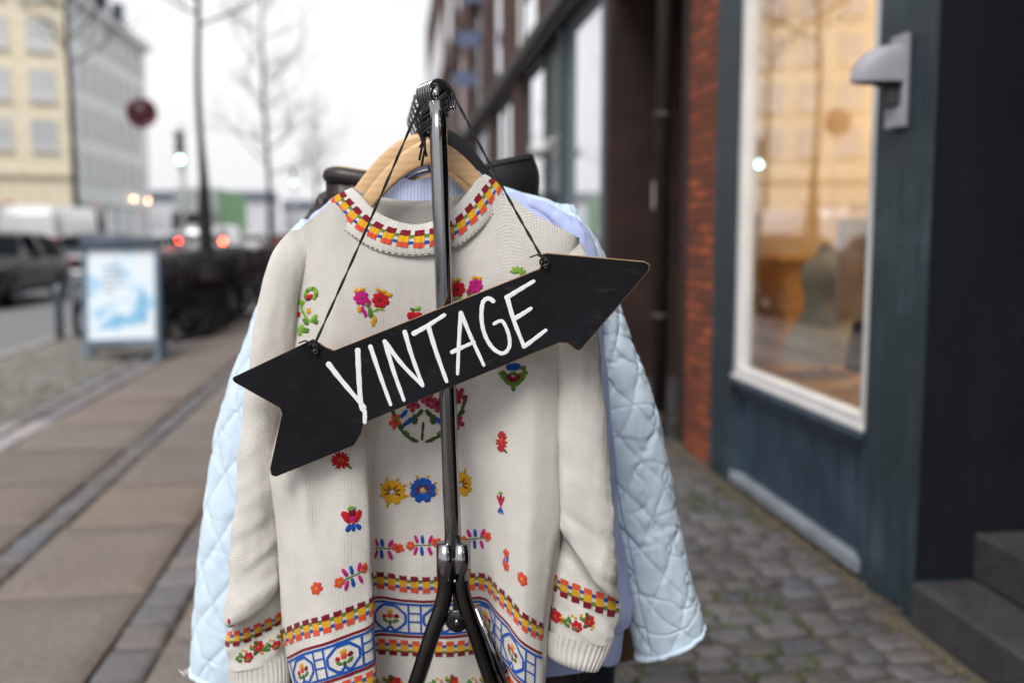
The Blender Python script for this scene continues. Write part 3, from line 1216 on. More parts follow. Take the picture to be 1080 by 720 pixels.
def leg_pair(c, foot_w, mats, front=True):
    for s in (-1, 1):
        mb = MB()
        t = c + np.array((s * 0.0115, 0, 0.006))
        mb.tube([t + np.array((0, 0, 0.052)), t + np.array((0, 0, -0.002))], 0.0142, 24, 0)
        k = 0.0
        path = [t, t + np.array((s * 0.001, 0, -0.020)), t + np.array((s * 0.008, -0.001, -0.050)), t + np.array((s * 0.022, -0.002, -0.090))]
        foot = np.array((c[0] + s * foot_w, c[1] - 0.004, 0.012))
        path.append(foot)
        pc = [Vector(p) for p in crom(np.array(path[:4]), 5)] + [Vector(path[3] * (1 - q) + foot * q) for q in (0.1, 0.5, 1.0)]
        mb.tube(pc, 0.0122, 22, 1)
        L = rk.part(mb, 'leg', mats)
        mb = MB()
        mb.tube([foot + np.array((s * -0.002, 0, 0.02)), foot + np.array((s * 0.003, 0, -0.012))], 0.0150, 16, 0)
        mb.build('rubber_foot', 'velvet_black', L, origin=rk.o)


cpt = pole_axis(612)
cpt[0] = W(478.5, 612, POLE_Y)[0]
leg_pair(cpt, 0.27, ['chrome', 'gunmetal'])
leg_pair(back_bot + np.array((0, 0, -0.03)), 0.27, ['chrome', 'gunmetal'])
# hinge plate and bolt between the legs
mb = MB()
hp = W(482, 654, POLE_Y + 0.004)
mb.lathe([(0.0, -0.006), (0.0165, -0.006), (0.0175, -0.003), (0.0175, 0.004), (0.0, 0.005)], 28, 0, Matrix.Translation(hp) @ Matrix.Rotation(PI / 2, 4, 'X'))
mb.box(hp[0] - 0.006, hp[0] + 0.012, hp[1] - 0.003, hp[1] + 0.004, hp[2], hp[2] + 0.07)
hinge = rk.part(mb, 'hinge_plate', 'gunmetal', bevel=0.002)
mb = MB()
mb.sphere(Vector(hp) + Vector((0, -0.007, 0)), 0.0045, 0, 12, (1, 0.6, 1))
mb.build('bolt', 'chrome', hinge, origin=rk.o)
mb = MB()
b1 = W(480, 612.5, POLE_Y - 0.014)
mb.sphere(Vector(b1), 0.0032, 0, 10)
rk.part(mb, 'bolt', 'chrome')
# cross tube that ties the front legs to the back ones
mb = MB()
mb.tube([W(500, 640, POLE_Y + 0.018), W(541, 736, POLE_Y + 0.02), np.array((back_bot[0] + 0.16, back_bot[1], 0.30))], 0.0095, 16, 0)
rk.part(mb, 'cross_tube', 'chrome')

# ------------------------------------------------------------------ the sign
SY_ = 1.402
outline = [(246, 397.5), (330, 357.5), (343, 366), (352, 369.5), (569, 283), (571, 277), (571, 268), (577, 266.5), (680, 275.5), (685.5, 279), (685, 285), (613, 368.5), (609, 370), (598, 362),
           (590, 361.5), (383, 446), (380, 458), (373, 469.5), (291, 502.5), (286, 501), (284.5, 494), (297, 436), (295, 430), (247, 403), (245, 400)]
sg = RackThing('arrow_sign', 'black chalkboard arrow sign hand lettered VINTAGE in white, hung from the pole by a cord', 'sign', W(465, 385, SY_))


def sgp(px, py, dy=0.0):
    # the board leans: its foot rests a little nearer the clothes
    y = SY_ + (py - 380) * 0.00004 + dy
    return W(px, py, y)


T_B = 0.0065
mb = MB()
poly = [sgp(*q) for q in outline]
mb.prism([p for p in poly], (0, T_B, 0), 1)
# painted face, a hair in front of the raw edge and drawn in a little
cx = np.mean([p[0] for p in poly])
face = []
n = len(outline)
for i in range(n):
    p, a, b = (np.array(outline[k % n], float) for k in (i, i - 1, i + 1))
    d1, d2 = (p - a) / np.linalg.norm(p - a), (b - p) / np.linalg.norm(b - p)
    nn = np.array((-(d1 + d2)[1], (d1 + d2)[0]))
    nn /= np.linalg.norm(nn) + 1e-9
    w_ = 1.0 if p[0] > 560 else 0.35
    q = p + nn * w_
    face.append(sgp(q[0], q[1], -0.0012))
mb.prism(face, (0, 0.0012 + 0.0001, 0), 0)
board = sg.part(mb, 'board', ['board_black', 'board_edge'], bevel=0.0007, seg=2, fixn=True)

strokes = {
    'V': [[(346.7, 384), (360, 401), (384.3, 429.5)], [(377.3, 369.5), (378.4, 395), (380.7, 426.7), (384.5, 434), (384.7, 445)]],
    'I': [[(390.7, 365.5), (401, 396), (412, 426.5)]],
    'N': [[(406, 360.5), (415, 391), (426, 421.7)], [(405.7, 360), (424, 384), (445.7, 406.5)], [(426.9, 350), (434, 374), (445.5, 405.5)]],
    'T': [[(436.5, 351.5), (450, 344), (468.6, 332.2)], [(452, 345), (460, 371), (471, 402)]],
    'A': [[(486, 330), (484, 361), (482.6, 394.2)], [(486.2, 330), (497, 356), (510.3, 385)], [(476.8, 371.2), (488, 366), (500, 360.8)]],
    'G': [[(520.2, 317.5), (516.5, 315), (512, 315.6), (508.6, 321.5), (508, 338), (511.8, 354), (519.8, 367), (530, 372.6), (537, 366), (536.6, 353), (531, 340), (526.5, 338.6), (521, 341.5)]],
    'E': [[(535, 314), (542, 338), (552.6, 365)], [(534.5, 313.6), (547, 306), (562.8, 296.6)], [(543.2, 335.6), (551, 331), (560, 325.2)], [(552.6, 365), (557.5, 362), (575.6, 348.2)]],
}
wid = {'V': 5.3, 'I': 4.5, 'N': 4.6, 'T': 4.8, 'A': 4.2, 'G': 4.4, 'E': 4.7}
mb = MB()
lift = 0
for L_, ss in strokes.items():
    for pts in ss:
        lift += 1
        c = crom(np.array(pts, float), 8)
        m = len(c)
        V, Fc = [], []
        zf = -0.0012 - 0.00035 - 0.00004 * lift
        for i in range(m):
            t = c[min(i + 1, m - 1)] - c[max(i - 1, 0)]
            t /= np.linalg.norm(t)
            nn = np.array((-t[1], t[0]))
            w_ = wid[L_] / 2 * (1.08 - 0.28 * i / m + 0.06 * math.sin(i * 1.3 + lift))
            V += [sgp(*(c[i] + nn * w_), zf + 0.0002), sgp(*c[i], zf - 0.0002), sgp(*(c[i] - nn * w_), zf + 0.0002)]
            if i:
                o = 3 * i
                Fc += [(o - 3, o - 2, o + 1, o), (o - 2, o - 1, o + 2, o + 1)]
        mb.add(V, Fc, 0)
        for e, dirn in ((0, -1), (m - 1, 1)):
            t = c[min(e + 1, m - 1)] - c[max(e - 1, 0)]
            t /= np.linalg.norm(t)
            nn = np.array((-t[1], t[0]))
            w_ = wid[L_] / 2 * (1.08 - 0.28 * e / m + 0.06 * math.sin(e * 1.3 + lift))
            fan = [sgp(*c[e], zf - 0.0002)] + [sgp(*(c[e] + nn * w_ * math.cos(g) + t * dirn * w_ * math.sin(g)), zf + 0.0002) for g in np.linspace(0, PI, 9)]
            mb.add(fan, [(0, i, i + 1) for i in range(1, 9)], 0)
sg.part(mb, 'lettering', 'white_paint', parent=board)

mb = MB()
ctop = TOP + np.array((0, 0, 0.014))
hl, hr = sgp(330.5, 366, -0.004), sgp(574, 276, -0.004)
for hole, s in ((hl, -1), (hr, 1)):
    a = TOP + np.array((s * 0.022, -0.006, -0.012 if s < 0 else 0.0))
    L0 = Vector(hole)
    for sp in (-0.0011, 0.0011):
        pts = [Vector(a) * (1 - q) + L0 * q + Vector((sp * math.cos(q * 30), sp * math.sin(q * 30), -0.003 * math.sin(PI * q))) for q in np.linspace(0, 1, 60)]
        mb.tube(pts, 0.0012, 6)
    # knot and loose end at the hole
    mb.tube([L0 + Vector((math.cos(g) * 0.006, -0.002 + 0.003 * math.sin(2 * g), math.sin(g) * 0.006)) for g in np.linspace(0, 2 * PI, 16)], 0.0015, 6)
    mb.tube([L0 + Vector((0, -0.003, 0.004)), L0 + Vector((-0.010, -0.006, 0.010)), L0 + Vector((-0.020, -0.002, 0.006))], 0.0012, 6)
    mb.sphere(L0 + Vector((0.002, -0.003, 0.002)), 0.0038, 0, 10)
sg.part(mb, 'cord', 'cord_black')
for hole in (hl, hr):
    mb = MB()
    mb.lathe([(0.0022, 0), (0.0040, 0.0), (0.0040, 0.0016), (0.0022, 0.0018)], 16, 0, Matrix.Translation(Vector(hole) + Vector((0.003, 0.0012, -0.006))) @ Matrix.Rotation(PI / 2, 4, 'X'))
    sg.part(mb, 'eyelet', 'steel_wire')
# the cord's bundle: black turns wrapped round the head of the pole, ends hanging
mb = MB()
random.seed(3)
for k in range(9):
    r = 0.019 + 0.004 * random.random()
    zc = -0.004 - 0.004 * k
    th = random.uniform(-0.5, 0.5)
    mb.tube([Vector(TOP) + Vector((r * math.cos(g), 0.012 + r * math.sin(g) * 0.9, zc + 0.010 * math.cos(g + th) - 0.012 * (1 - math.cos(g)) * 0.5)) for g in np.linspace(PI * 0.55, PI * 1.75, 18)], 0.0021, 7)
for dx, ln in ((-0.026, 0.075), (-0.022, 0.062), (-0.030, 0.055), (-0.018, 0.088), (-0.034, 0.08)):
    p0 = Vector(TOP) + Vector((dx * 0.7, 0.010, -0.012))
    mb.tube([p0, p0 + Vector((-0.008, 0.002, -ln * 0.3)), p0 + Vector((random.uniform(-0.01, 0.004), -0.002, -ln * 0.7)), p0 + Vector((random.uniform(-0.012, 0.006), 0.003, -ln))], 0.0018, 7)
sg.part(mb, 'cord_bundle', 'cord_black')
# ================================================================== CLOTHES BEHIND THE SWEATER
def draped(thing, name, rows, mats, amp=0.003, scale=(18, 18, 5), seed=0.0, parent=None, extra=None, n_half=44, n_v=14, octs=3):
    G = loft(rows, n_half, n_v)
    n = normals(G, True)
    d = fbm(G, scale, octs, seed) * amp
    tn = None
    if extra is not None:
        e_, tn = extra(G)
        d = d + e_
    G = G + n * d[..., None]
    G2, uv = close_uv(G)
    mb = MB()
    mb.grid(G2, 0, False, uv)
    if tn is not None:
        T2 = np.concatenate([tn, tn[:, :1]], 1).ravel()
        mb.cols = {i: (q, q, min(1, q * 1.03)) for i, q in enumerate(T2)}
    ob = thing.part(mb, name, mats, parent)
    return ob, G2


# ------------------------------------------------------------------ pale blue shirt
Ys = 1.685
sh = RackThing('shirt', 'periwinkle blue cotton shirt hanging directly behind the cream sweater', 'shirt', (W(455, 300, Ys)[0], Ys, W(455, 700, Ys)[2]))
draped(sh, 'torso', [(392, 214, 510, 200, Ys, .012, .02, 0), (345, 236, 560, 212, Ys, .03, .03, 0), (318, 270, 600, 256, Ys, .04, .04, 0), (312, 400, 605, 400, Ys, .05, .045, 0),
                     (308, 560, 606, 560, Ys, .05, .05, 0), (308, 680, 608, 680, Ys, .05, .05, 0), (310, 702, 632, 700, Ys, .05, .05, 4)], 'shirt_blue', 0.004, (24, 24, 5), 4.4)
sl, G = draped(sh, 'sleeve', [(520, 204, 545, 202, Ys, .004, .01, 0), (560, 222, 590, 220, Ys, .018, .022, 0), (580, 240, 616, 238, Ys, .03, .03, 0), (592, 262, 628, 258, Ys, .036, .034, 0),
                              (598, 300, 634, 300, Ys, .040, .034, 0), (600, 360, 637, 358, Ys, .040, .036, 0), (602, 430, 643, 430, Ys, .040, .036, 0), (606, 500, 649, 500, Ys, .040, .036, 0),
                              (612, 560, 655, 560, Ys, .040, .036, 0), (620, 620, 664, 618, Ys, .042, .036, 0), (622, 648, 668, 640, Ys, .042, .036, 0), (630, 662, 664, 656, Ys, .036, .034, 0)],
               'shirt_blue', 0.0045, (30, 30, 9), 7.7)
cf, G = draped(sh, 'cuff', [(633, 652, 660, 650, Ys, .030, .030, 0), (630, 664, 658, 662, Ys, .033, .032, 0), (625, 686, 655, 688, Ys, .033, .032, 3), (624, 691, 652, 694, Ys, .030, .030, 3)], 'shirt_blue', 0.002, parent=sl)
draped(sh, 'sleeve', [(352, 208, 372, 204, Ys, .012, .01, 0), (318, 240, 345, 240, Ys, .03, .03, 0), (290, 300, 322, 300, Ys, .036, .034, 0), (272, 440, 312, 440, Ys, .036, .036, 0), (262, 560, 300, 560, Ys, .036, .036, 0), (262, 690, 296, 690, Ys, .034, .034, 0)], 'shirt_blue', 0.004, (30, 30, 9), 2.7)
# collar: stand round the hanger and two turned leaves
mb = MB()
ci_ = [(398, 214, Ys - .045), (404, 190, Ys - .03), (416, 172, Ys + .0), (440, 164, Ys + .03), (468, 163, Ys + .035), (490, 168, Ys + .01), (503, 180, Ys - .025), (506, 206, Ys - .045)]
co2 = [(386, 236, Ys - .055), (392, 200, Ys - .045), (408, 180, Ys - .012), (436, 186, Ys + .045), (470, 186, Ys + .05), (496, 180, Ys + .0), (515, 196, Ys - .035), (524, 226, Ys - .05)]
top_ = crom([W(*q) for q in ci_], 10)
bot_ = crom([W(*q) for q in co2], 10)
G = np.array([top_ * (1 - t) + bot_ * t + np.array((0, -0.006 * math.sin(PI * t), 0.002 * math.sin(PI * t))) for t in np.linspace(0, 1, 10)])
Gi = np.array([top_ * (1 - t) + (bot_ + np.array((0, 0.02, -0.012))) * t + np.array((0, 0.010 * math.sin(PI * t), 0.0)) for t in np.linspace(1, 0, 10)])
G = np.concatenate([Gi[:-1], G])
U_, V_ = metric(G)
mb.grid(G, 0, False, np.stack(np.meshgrid(U_, V_), -1))
sh.part(mb, 'collar', 'shirt_pale')
# shirt front showing inside the sweater's neck, with its placket
mb = MB()
r0 = crom([W(388, 196, 1.636), W(415, 186, 1.630), W(436, 190, 1.626), W(455, 186, 1.628), W(480, 184, 1.630), W(505, 190, 1.636)], 8)
r1 = crom([W(384, 262, 1.642), W(412, 262, 1.636), W(436, 262, 1.632), W(460, 262, 1.636), W(484, 262, 1.636), W(508, 262, 1.642)], 8)
G = np.array([r0 * (1 - t) + r1 * t + np.array((0, -0.004 * math.sin(PI * t), 0)) for t in np.linspace(0, 1, 14)])
G = G + normals(G) * (fbm(G, (40, 40, 20), 2, 8.0) * 0.003)[..., None]
U_, V_ = metric(G)
mb.grid(G, 0, False, np.stack(np.meshgrid(U_, V_), -1))
sh.part(mb, 'yoke', 'shirt_pale')

# ------------------------------------------------------------------ quilted jacket
Yq = 1.755
qj = RackThing('quilted_jacket', 'light blue diamond quilted jacket whose sleeves stick out on both sides of the sweater', 'jacket', (W(470, 300, Yq)[0], Yq, W(470, 700, Yq)[2]))


def quilt(du, dv, depth, seed, pucker, u_seam=None, wob=0.12):
    def f(G):
        G2 = np.concatenate([G, G[:, :1]], 1)
        U, V = metric(G2)
        U, V = np.meshgrid(U[:-1], V)
        warp = fbm(G, (9, 9, 9), 2, seed) * wob
        a = (U / du + V / dv + warp)
        b = (U / du - V / dv + warp * 0.6)
        da = np.abs(a - np.round(a)) * 2
        db = np.abs(b - np.round(b)) * 2
        m = np.minimum(da, db)
        puff = 1 - np.exp(-(m / 0.26) ** 1.4) - 0.7 - 0.5 * np.exp(-(m / 0.05) ** 2)
        UV3 = np.stack((U * 34 + V * 12, V * 26 - U * 8, np.full_like(U, seed)), -1)
        cr = fbm(UV3, (0.9, 0.9, 1), 3, seed + 5)
        cr2 = np.abs(fbm(UV3, (0.32, 0.75, 1), 2, seed + 9))
        near = np.exp(-(m / 0.35) ** 2)
        d = depth * puff + pucker * cr * (0.5 + near) - pucker * 1.6 * np.exp(-(cr2 / 0.08) ** 2) * (0.6 + 0.6 * near)
        if u_seam:
            d = d - 0.003 * np.exp(-((U - u_seam) / 0.0022) ** 2)
        thr = np.exp(-(m / 0.035) ** 2) * (0.6 + 0.4 * np.sin((U + V) * 2 * PI / 0.0045))
        if u_seam:
            thr = np.maximum(thr, np.exp(-((U - u_seam) / 0.0012) ** 2))
        return d, 1 - 0.30 * thr
    return f


draped(qj, 'torso', [(400, 196, 520, 192, Yq, .02, .02, 0), (345, 226, 590, 218, Yq, .035, .04, 0), (318, 270, 615, 262, Yq, .05, .05, 0), (306, 420, 622, 420, Yq, .06, .06, 0), (296, 600, 628, 600, Yq, .06, .06, 0), (296, 655, 630, 652, Yq, .06, .06, 0)],
       'quilt_blue', 0.003, (20, 20, 6), 1.0, n_half=60, extra=quilt(.085, .13, .003, 2.0, .001))
slL, GL = draped(qj, 'sleeve', [(318, 232, 340, 230, Yq, .012, .012, 0), (298, 256, 342, 262, Yq, .04, .034, 0), (281, 302, 335, 306, Yq, .05, .04, 0), (263, 346, 326, 352, Yq, .052, .044, 0), (246, 392, 318, 400, Yq, .054, .046, 0),
                                (232, 436, 308, 444, Yq, .054, .048, 0), (222, 492, 300, 500, Yq, .054, .048, 0), (214, 548, 294, 556, Yq, .054, .048, 0), (208, 610, 288, 620, Yq, .054, .048, 0), (203, 668, 282, 684, Yq, .052, .046, 0), (202, 704, 280, 724, Yq, .048, .044, 0)],
                'quilt_blue', 0.0018, (26, 26, 10), 3.0, n_half=110, n_v=26, extra=quilt(.064, .118, .0026, 6.0, .0008))
slR, GR = draped(qj, 'sleeve', [(585, 214, 604, 216, Yq, .012, .012, 0), (590, 236, 634, 262, Yq, .04, .034, 0), (596, 290, 650, 312, Yq, .05, .04, 0), (602, 345, 664, 352, Yq, .052, .044, 0), (612, 400, 680, 392, Yq, .054, .046, 0),
                                (622, 450, 694, 436, Yq, .054, .048, 0), (632, 505, 707, 496, Yq, .054, .048, 0), (644, 560, 717, 552, Yq, .054, .048, 0), (654, 610, 728, 604, Yq, .054, .048, 0), (664, 660, 739, 640, Yq, .052, .046, 0), (671, 690, 742, 661, Yq, .048, .044, 3)],
                'quilt_blue', 0.002, (26, 26, 10), 11.0, n_half=120, n_v=28, extra=quilt(.066, .105, .0028, 14.0, .0019, 0.047, 0.22))
for sl_, G in ((slL, GL), (slR, GR)):
    mb = MB()
    ring = [Vector(p) for p in G[-1][:-1][::3]]
    mb.tube(ring, 0.0052, 8, 0, closed=True)
    mb.cols = {i: (1, 1, 1) for i in range(len(mb.v))}
    mb.build('cuff_binding', 'quilt_blue', sl_, origin=qj.o)
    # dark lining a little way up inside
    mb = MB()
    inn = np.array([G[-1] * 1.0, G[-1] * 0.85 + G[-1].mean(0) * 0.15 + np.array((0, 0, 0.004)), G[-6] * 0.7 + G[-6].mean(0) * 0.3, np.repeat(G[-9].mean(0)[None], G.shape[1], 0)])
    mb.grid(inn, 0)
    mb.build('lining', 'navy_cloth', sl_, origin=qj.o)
mb = MB()
e = W(205, 700, Yq)
for k in range(3):
    mb.tube([e + np.array((0, -0.02, 0)), e + np.array((-0.005 - 0.002 * k, -0.02, -0.003 - 0.003 * k)), e + np.array((-0.011, -0.021, -0.002 - 0.006 * k)), e + np.array((-0.016 - 0.003 * k, -0.02, -0.009 + 0.004 * k))], 0.0005, 5)
mb.build('loose_thread', 'white_paint', slL, origin=qj.o)

# ------------------------------------------------------------------ dark leather jacket with stiff collar
Yl = 1.875
lj = RackThing('leather_jacket', 'dark brown leather jacket with a rolled collar showing left of the sweater neck', 'jacket', (W(455, 300, Yl)[0], Yl, W(455, 720, Yl)[2]))
draped(lj, 'torso', [(352, 200, 548, 205, Yl, .02, .02, 0), (332, 224, 565, 222, Yl, .034, .03, 0), (322, 262, 585, 262, Yl, .05, .05, 0), (318, 420, 590, 420, Yl, .06, .06, 0), (310, 640, 596, 640, Yl, .06, .06, 0), (306, 740, 600, 740, Yl, .06, .06, 0)],
       'leather_dark', 0.006, (30, 30, 14), 5.0)
for s in (0, 1):
    rows_ = [(350, 196, 362, 192, Yl, .012, .01, 0), (332, 215, 358, 222, Yl, .034, .03, 0), (318, 240, 352, 250, Yl, .042, .036, 0), (308, 300, 344, 302, Yl, .044, .04, 0), (296, 480, 340, 480, Yl, .046, .042, 0), (292, 715, 336, 712, Yl, .044, .04, 0)]
    if s:
        rows_ = [(908 - r[2], r[1], 908 - r[0] + 4, r[3], *r[4:]) for r in rows_]
    draped(lj, 'sleeve', rows_, 'leather_dark', 0.008, (30, 30, 22), 8.0 + s)
# rolled collar, left half, with its tan inner edge
mb = MB()
c = crom([W(344, 186, Yl - .03), W(356, 185, Yl - .05), (W(376, 188, Yl - .055)), W(400, 192, Yl - .05), W(428, 196, Yl - .03)], 8)
n = len(c)
mb.tube([Vector(p) for p in c], [0.004 + 0.0115 * math.sin(min(1, (i + 1.5) / 6) * PI / 2) for i in range(n)], 16)
g = []
for t in np.linspace(0, 1, 12):
    r0_ = c + np.array((0, -0.004, -0.006))
    r1_ = crom([W(346, 236, Yl - .03), W(360, 236, Yl - .055), W(380, 238, Yl - .06), W(402, 240, Yl - .055), W(430, 240, Yl - .035)], 8)
    g.append(r0_ * (1 - t) + r1_ * t + np.array((0.0, -0.008 * math.sin(PI * t), 0)))
g = np.array(g)
g += normals(g) * (fbm(g, (40, 40, 30), 3, 6.6) * 0.005)[..., None]
mb.grid(g, 0)
cl = lj.part(mb, 'collar', 'leather_dark')
mb = MB()
mb.tube([Vector(p) + Vector((0.002, 0.006, 0.0125)) for p in c[4:]], 0.0050, 10)
mb.build('collar_edge', 'leather_tan', cl, origin=lj.o)

# ------------------------------------------------------------------ black stiff garment standing up right of the neck
Yb = 1.90
bg = RackThing('black_waistcoat', 'black garment with a stiff upright edge showing right of the sweater neck', 'waistcoat', (W(540, 300, Yb)[0], Yb, W(540, 640, Yb)[2]))
mb = MB()
top = crom([W(505, 177, Yb - .06), W(520, 171.5, Yb - .065), W(540, 167, Yb - .06), W(560, 162.8, Yb - .045)], 8)
mid_ = crom([W(505, 196, Yb - .068), W(522, 196, Yb - .075), W(545, 195, Yb - .068), W(567, 190, Yb - .045)], 8)
bot = crom([W(505, 236, Yb - .06), W(522, 238, Yb - .065), W(544, 240, Yb - .06), W(561, 240, Yb - .045)], 8)
G = crom(np.array([top, mid_, bot]), 8)
Gb = G + np.array((0.0, 0.022, 0))
lip = np.array([top + np.array((0, 0.022, 0.0)), top + np.array((0, 0.014, 0.0035)), top + np.array((0, 0.005, 0.003))])
allg = np.concatenate([Gb[::-1], lip, G])
mb.grid(allg, 0)
mb.add(np.concatenate([G[:, -1], Gb[::-1, -1]]), [tuple(range(2 * len(G)))], 0, False)
bgc = bg.part(mb, 'upright_edge', 'black_stiff')
mb = MB()
mb.tube([Vector(p) + Vector((0, 0.0, -0.006)) for p in top], 0.0040, 8)
mb.tube([Vector(p) for p in G[:, -1]], 0.0035, 8)
mb.build('seam', 'black_stiff', bgc, origin=bg.o)
draped(bg, 'torso', [(500, 205, 562, 202, Yb, .05, .03, 0), (430, 240, 570, 240, Yb, .055, .04, 0), (380, 420, 575, 420, Yb, .055, .05, 0), (380, 640, 575, 640, Yb, .055, .05, 0)], 'black_stiff', 0.004, (20, 20, 6), 2.2)

# ------------------------------------------------------------------ navy coat and a brown one at the back
Yn = 1.99
nc = RackThing('navy_coat', 'dark navy coat whose hem hangs lowest of the clothes, below the blue shirt', 'coat', (W(480, 300, Yn)[0], Yn, W(480, 790, Yn)[2]))
draped(nc, 'torso', [(440, 215, 520, 212, Yn, .02, .02, 0), (372, 240, 585, 236, Yn, .04, .04, 0), (345, 300, 620, 300, Yn, .06, .05, 0), (330, 500, 640, 500, Yn, .07, .06, 0), (318, 690, 648, 690, Yn, .08, .06, 0), (316, 790, 640, 790, Yn, .085, .06, 0)],
       'navy_cloth', 0.006, (24, 24, 4), 3.2)
draped(nc, 'sleeve', [(330, 300, 350, 296, Yn, .03, .03, 0), (306, 420, 344, 420, Yn, .05, .04, 0), (290, 560, 334, 560, Yn, .05, .04, 0), (284, 735, 330, 735, Yn, .05, .04, 0)], 'navy_cloth', 0.006, (24, 24, 6), 6.2)
draped(nc, 'sleeve', [(600, 300, 622, 300, Yn, .03, .03, 0), (606, 420, 640, 420, Yn, .05, .04, 0), (606, 560, 648, 560, Yn, .05, .04, 0), (604, 735, 644, 735, Yn, .05, .04, 0)], 'navy_cloth', 0.006, (24, 24, 6), 7.2)
Yw = 2.10
bc = RackThing('brown_coat', 'brown coat at the back of the rack, its sleeve showing beside the quilted cuff', 'coat', (W(520, 300, Yw)[0], Yw, W(520, 740, Yw)[2]))
draped(bc, 'torso', [(470, 240, 540, 236, Yw, .02, .02, 0), (400, 262, 596, 258, Yw, .04, .04, 0), (372, 330, 612, 330, Yw, .05, .05, 0), (356, 620, 640, 620, Yw, .05, .05, 0), (356, 740, 640, 740, Yw, .05, .05, 0)], 'brown_cloth', 0.005, (24, 24, 5), 1.2)
draped(bc, 'sleeve', [(600, 268, 616, 272, Yw, .02, .02, 0), (606, 330, 640, 334, Yw, .04, .04, 0), (622, 520, 664, 515, Yw, .045, .04, 0), (636, 640, 684, 630, Yw, .045, .04, 0), (640, 692, 680, 682, Yw, .04, .04, 3)], 'brown_cloth', 0.005, (24, 24, 7), 9.2)
# ================================================================== STREET: GROUND AND THE NEAR FACADE
# world axes: +Y down the street, +X towards the shop fronts; the facade plane is X = XF
XF = 1.80


def stone(name, a, b, rough=0.75, scale=9, use_tone=True, bump=0.5, bscale=70, bdist=0.004, spec=0.4):
    m, t = newmat(name, a, rough)
    co = t.coords('Object')
    f = t.noise(co, scale, 8, 0.65)
    c = t.ramp(f, [(0.28, a), (0.72, b)])
    g = t.noise(co, scale * 14, 4, 0.7)
    c = t.mix(0.35, c, t.ramp(g, [(0.35, tuple(x * 0.6 for x in a)), (0.65, tuple(min(1, x * 1.35) for x in b))]))
    if use_tone:
        at = t.n('ShaderNodeVertexColor', layer_name='tone')
        c = t.mix(1.0, c, at.outputs[0], 'MULTIPLY')
    t.l(c, t.bsdf.inputs['Base Color'])
    t.bsdf.inputs['Specular IOR Level'].default_value = spec
    t.l(t.math('MULTIPLY_ADD', f, 0.3, rough - 0.15), t.bsdf.inputs['Roughness'])
    t.bump(t.noise(co, bscale, 6, 0.65), bump, bdist)
    return m


stone('flag', (0.142, 0.118, 0.104), (0.195, 0.165, 0.146), 0.8, 2.6)
stone('sett', (0.095, 0.088, 0.094), (0.165, 0.152, 0.155), 0.6, 11)
stone('cobble', (0.050, 0.047, 0.053), (0.128, 0.117, 0.124), 0.6, 16, bump=0.9, bscale=55, bdist=0.007)
stone('joint_soil', (0.040, 0.040, 0.030), (0.085, 0.077, 0.062), 0.95, 7, False)
stone('asphalt', (0.15, 0.155, 0.165), (0.20, 0.205, 0.215), 0.85, 3, False, 0.4, 120)
stone('bed_soil', (0.095, 0.092, 0.080), (0.27, 0.262, 0.245), 0.95, 5, False, 0.8, 22, 0.02)
stone('kerb', (0.24, 0.235, 0.23), (0.34, 0.33, 0.32), 0.7, 6, False)
stone('granite_step', (0.017, 0.016, 0.018), (0.062, 0.057, 0.060), 0.7, 4, False, 0.8, 60, 0.008)
varied('moss', (0.075, 0.105, 0.030), 0.95, scale=30, amt=0.5)
varied('leaf_litter', (0.20, 0.145, 0.08), 0.9, scale=60, amt=0.45)

# ground sheet to the horizon
mb = MB()
mb.add([(-700, -200, -0.16), (700, -200, -0.16), (700, 1500, -0.16), (-700, 1500, -0.16)], [(0, 1, 2, 3)], 0, False)
tag(mb.build('ground', 'asphalt'), kind='structure')
mb = MB()
mb.add([(-17.0, -30, -0.118), (-4.42, -30, -0.118), (-4.42, 160, -0.118), (-17.0, 160, -0.118)], [(0, 1, 2, 3)], 0, False)
tag(mb.build('road', 'asphalt'), kind='structure')
mb = MB()
for k in range(110):
    y0 = -8 + k * 1.1
    mb.box(-4.42, -4.27, y0 + 0.004, y0 + 1.096, -0.16, 0.002 + random.uniform(-.003, .003))
tag(mb.build('kerb', 'kerb', bevel=0.012), kind='structure')
mb = MB()
mb.box(-4.27, XF + 3, -6, 120, -0.16, -0.018)
tag(mb.build('pavement_bed', 'joint_soil'), kind='structure')
mb = MB()
mb.box(-22, -17, -30, 160, -0.16, 0.0)
tag(mb.build('far_pavement', 'flag'), kind='structure')


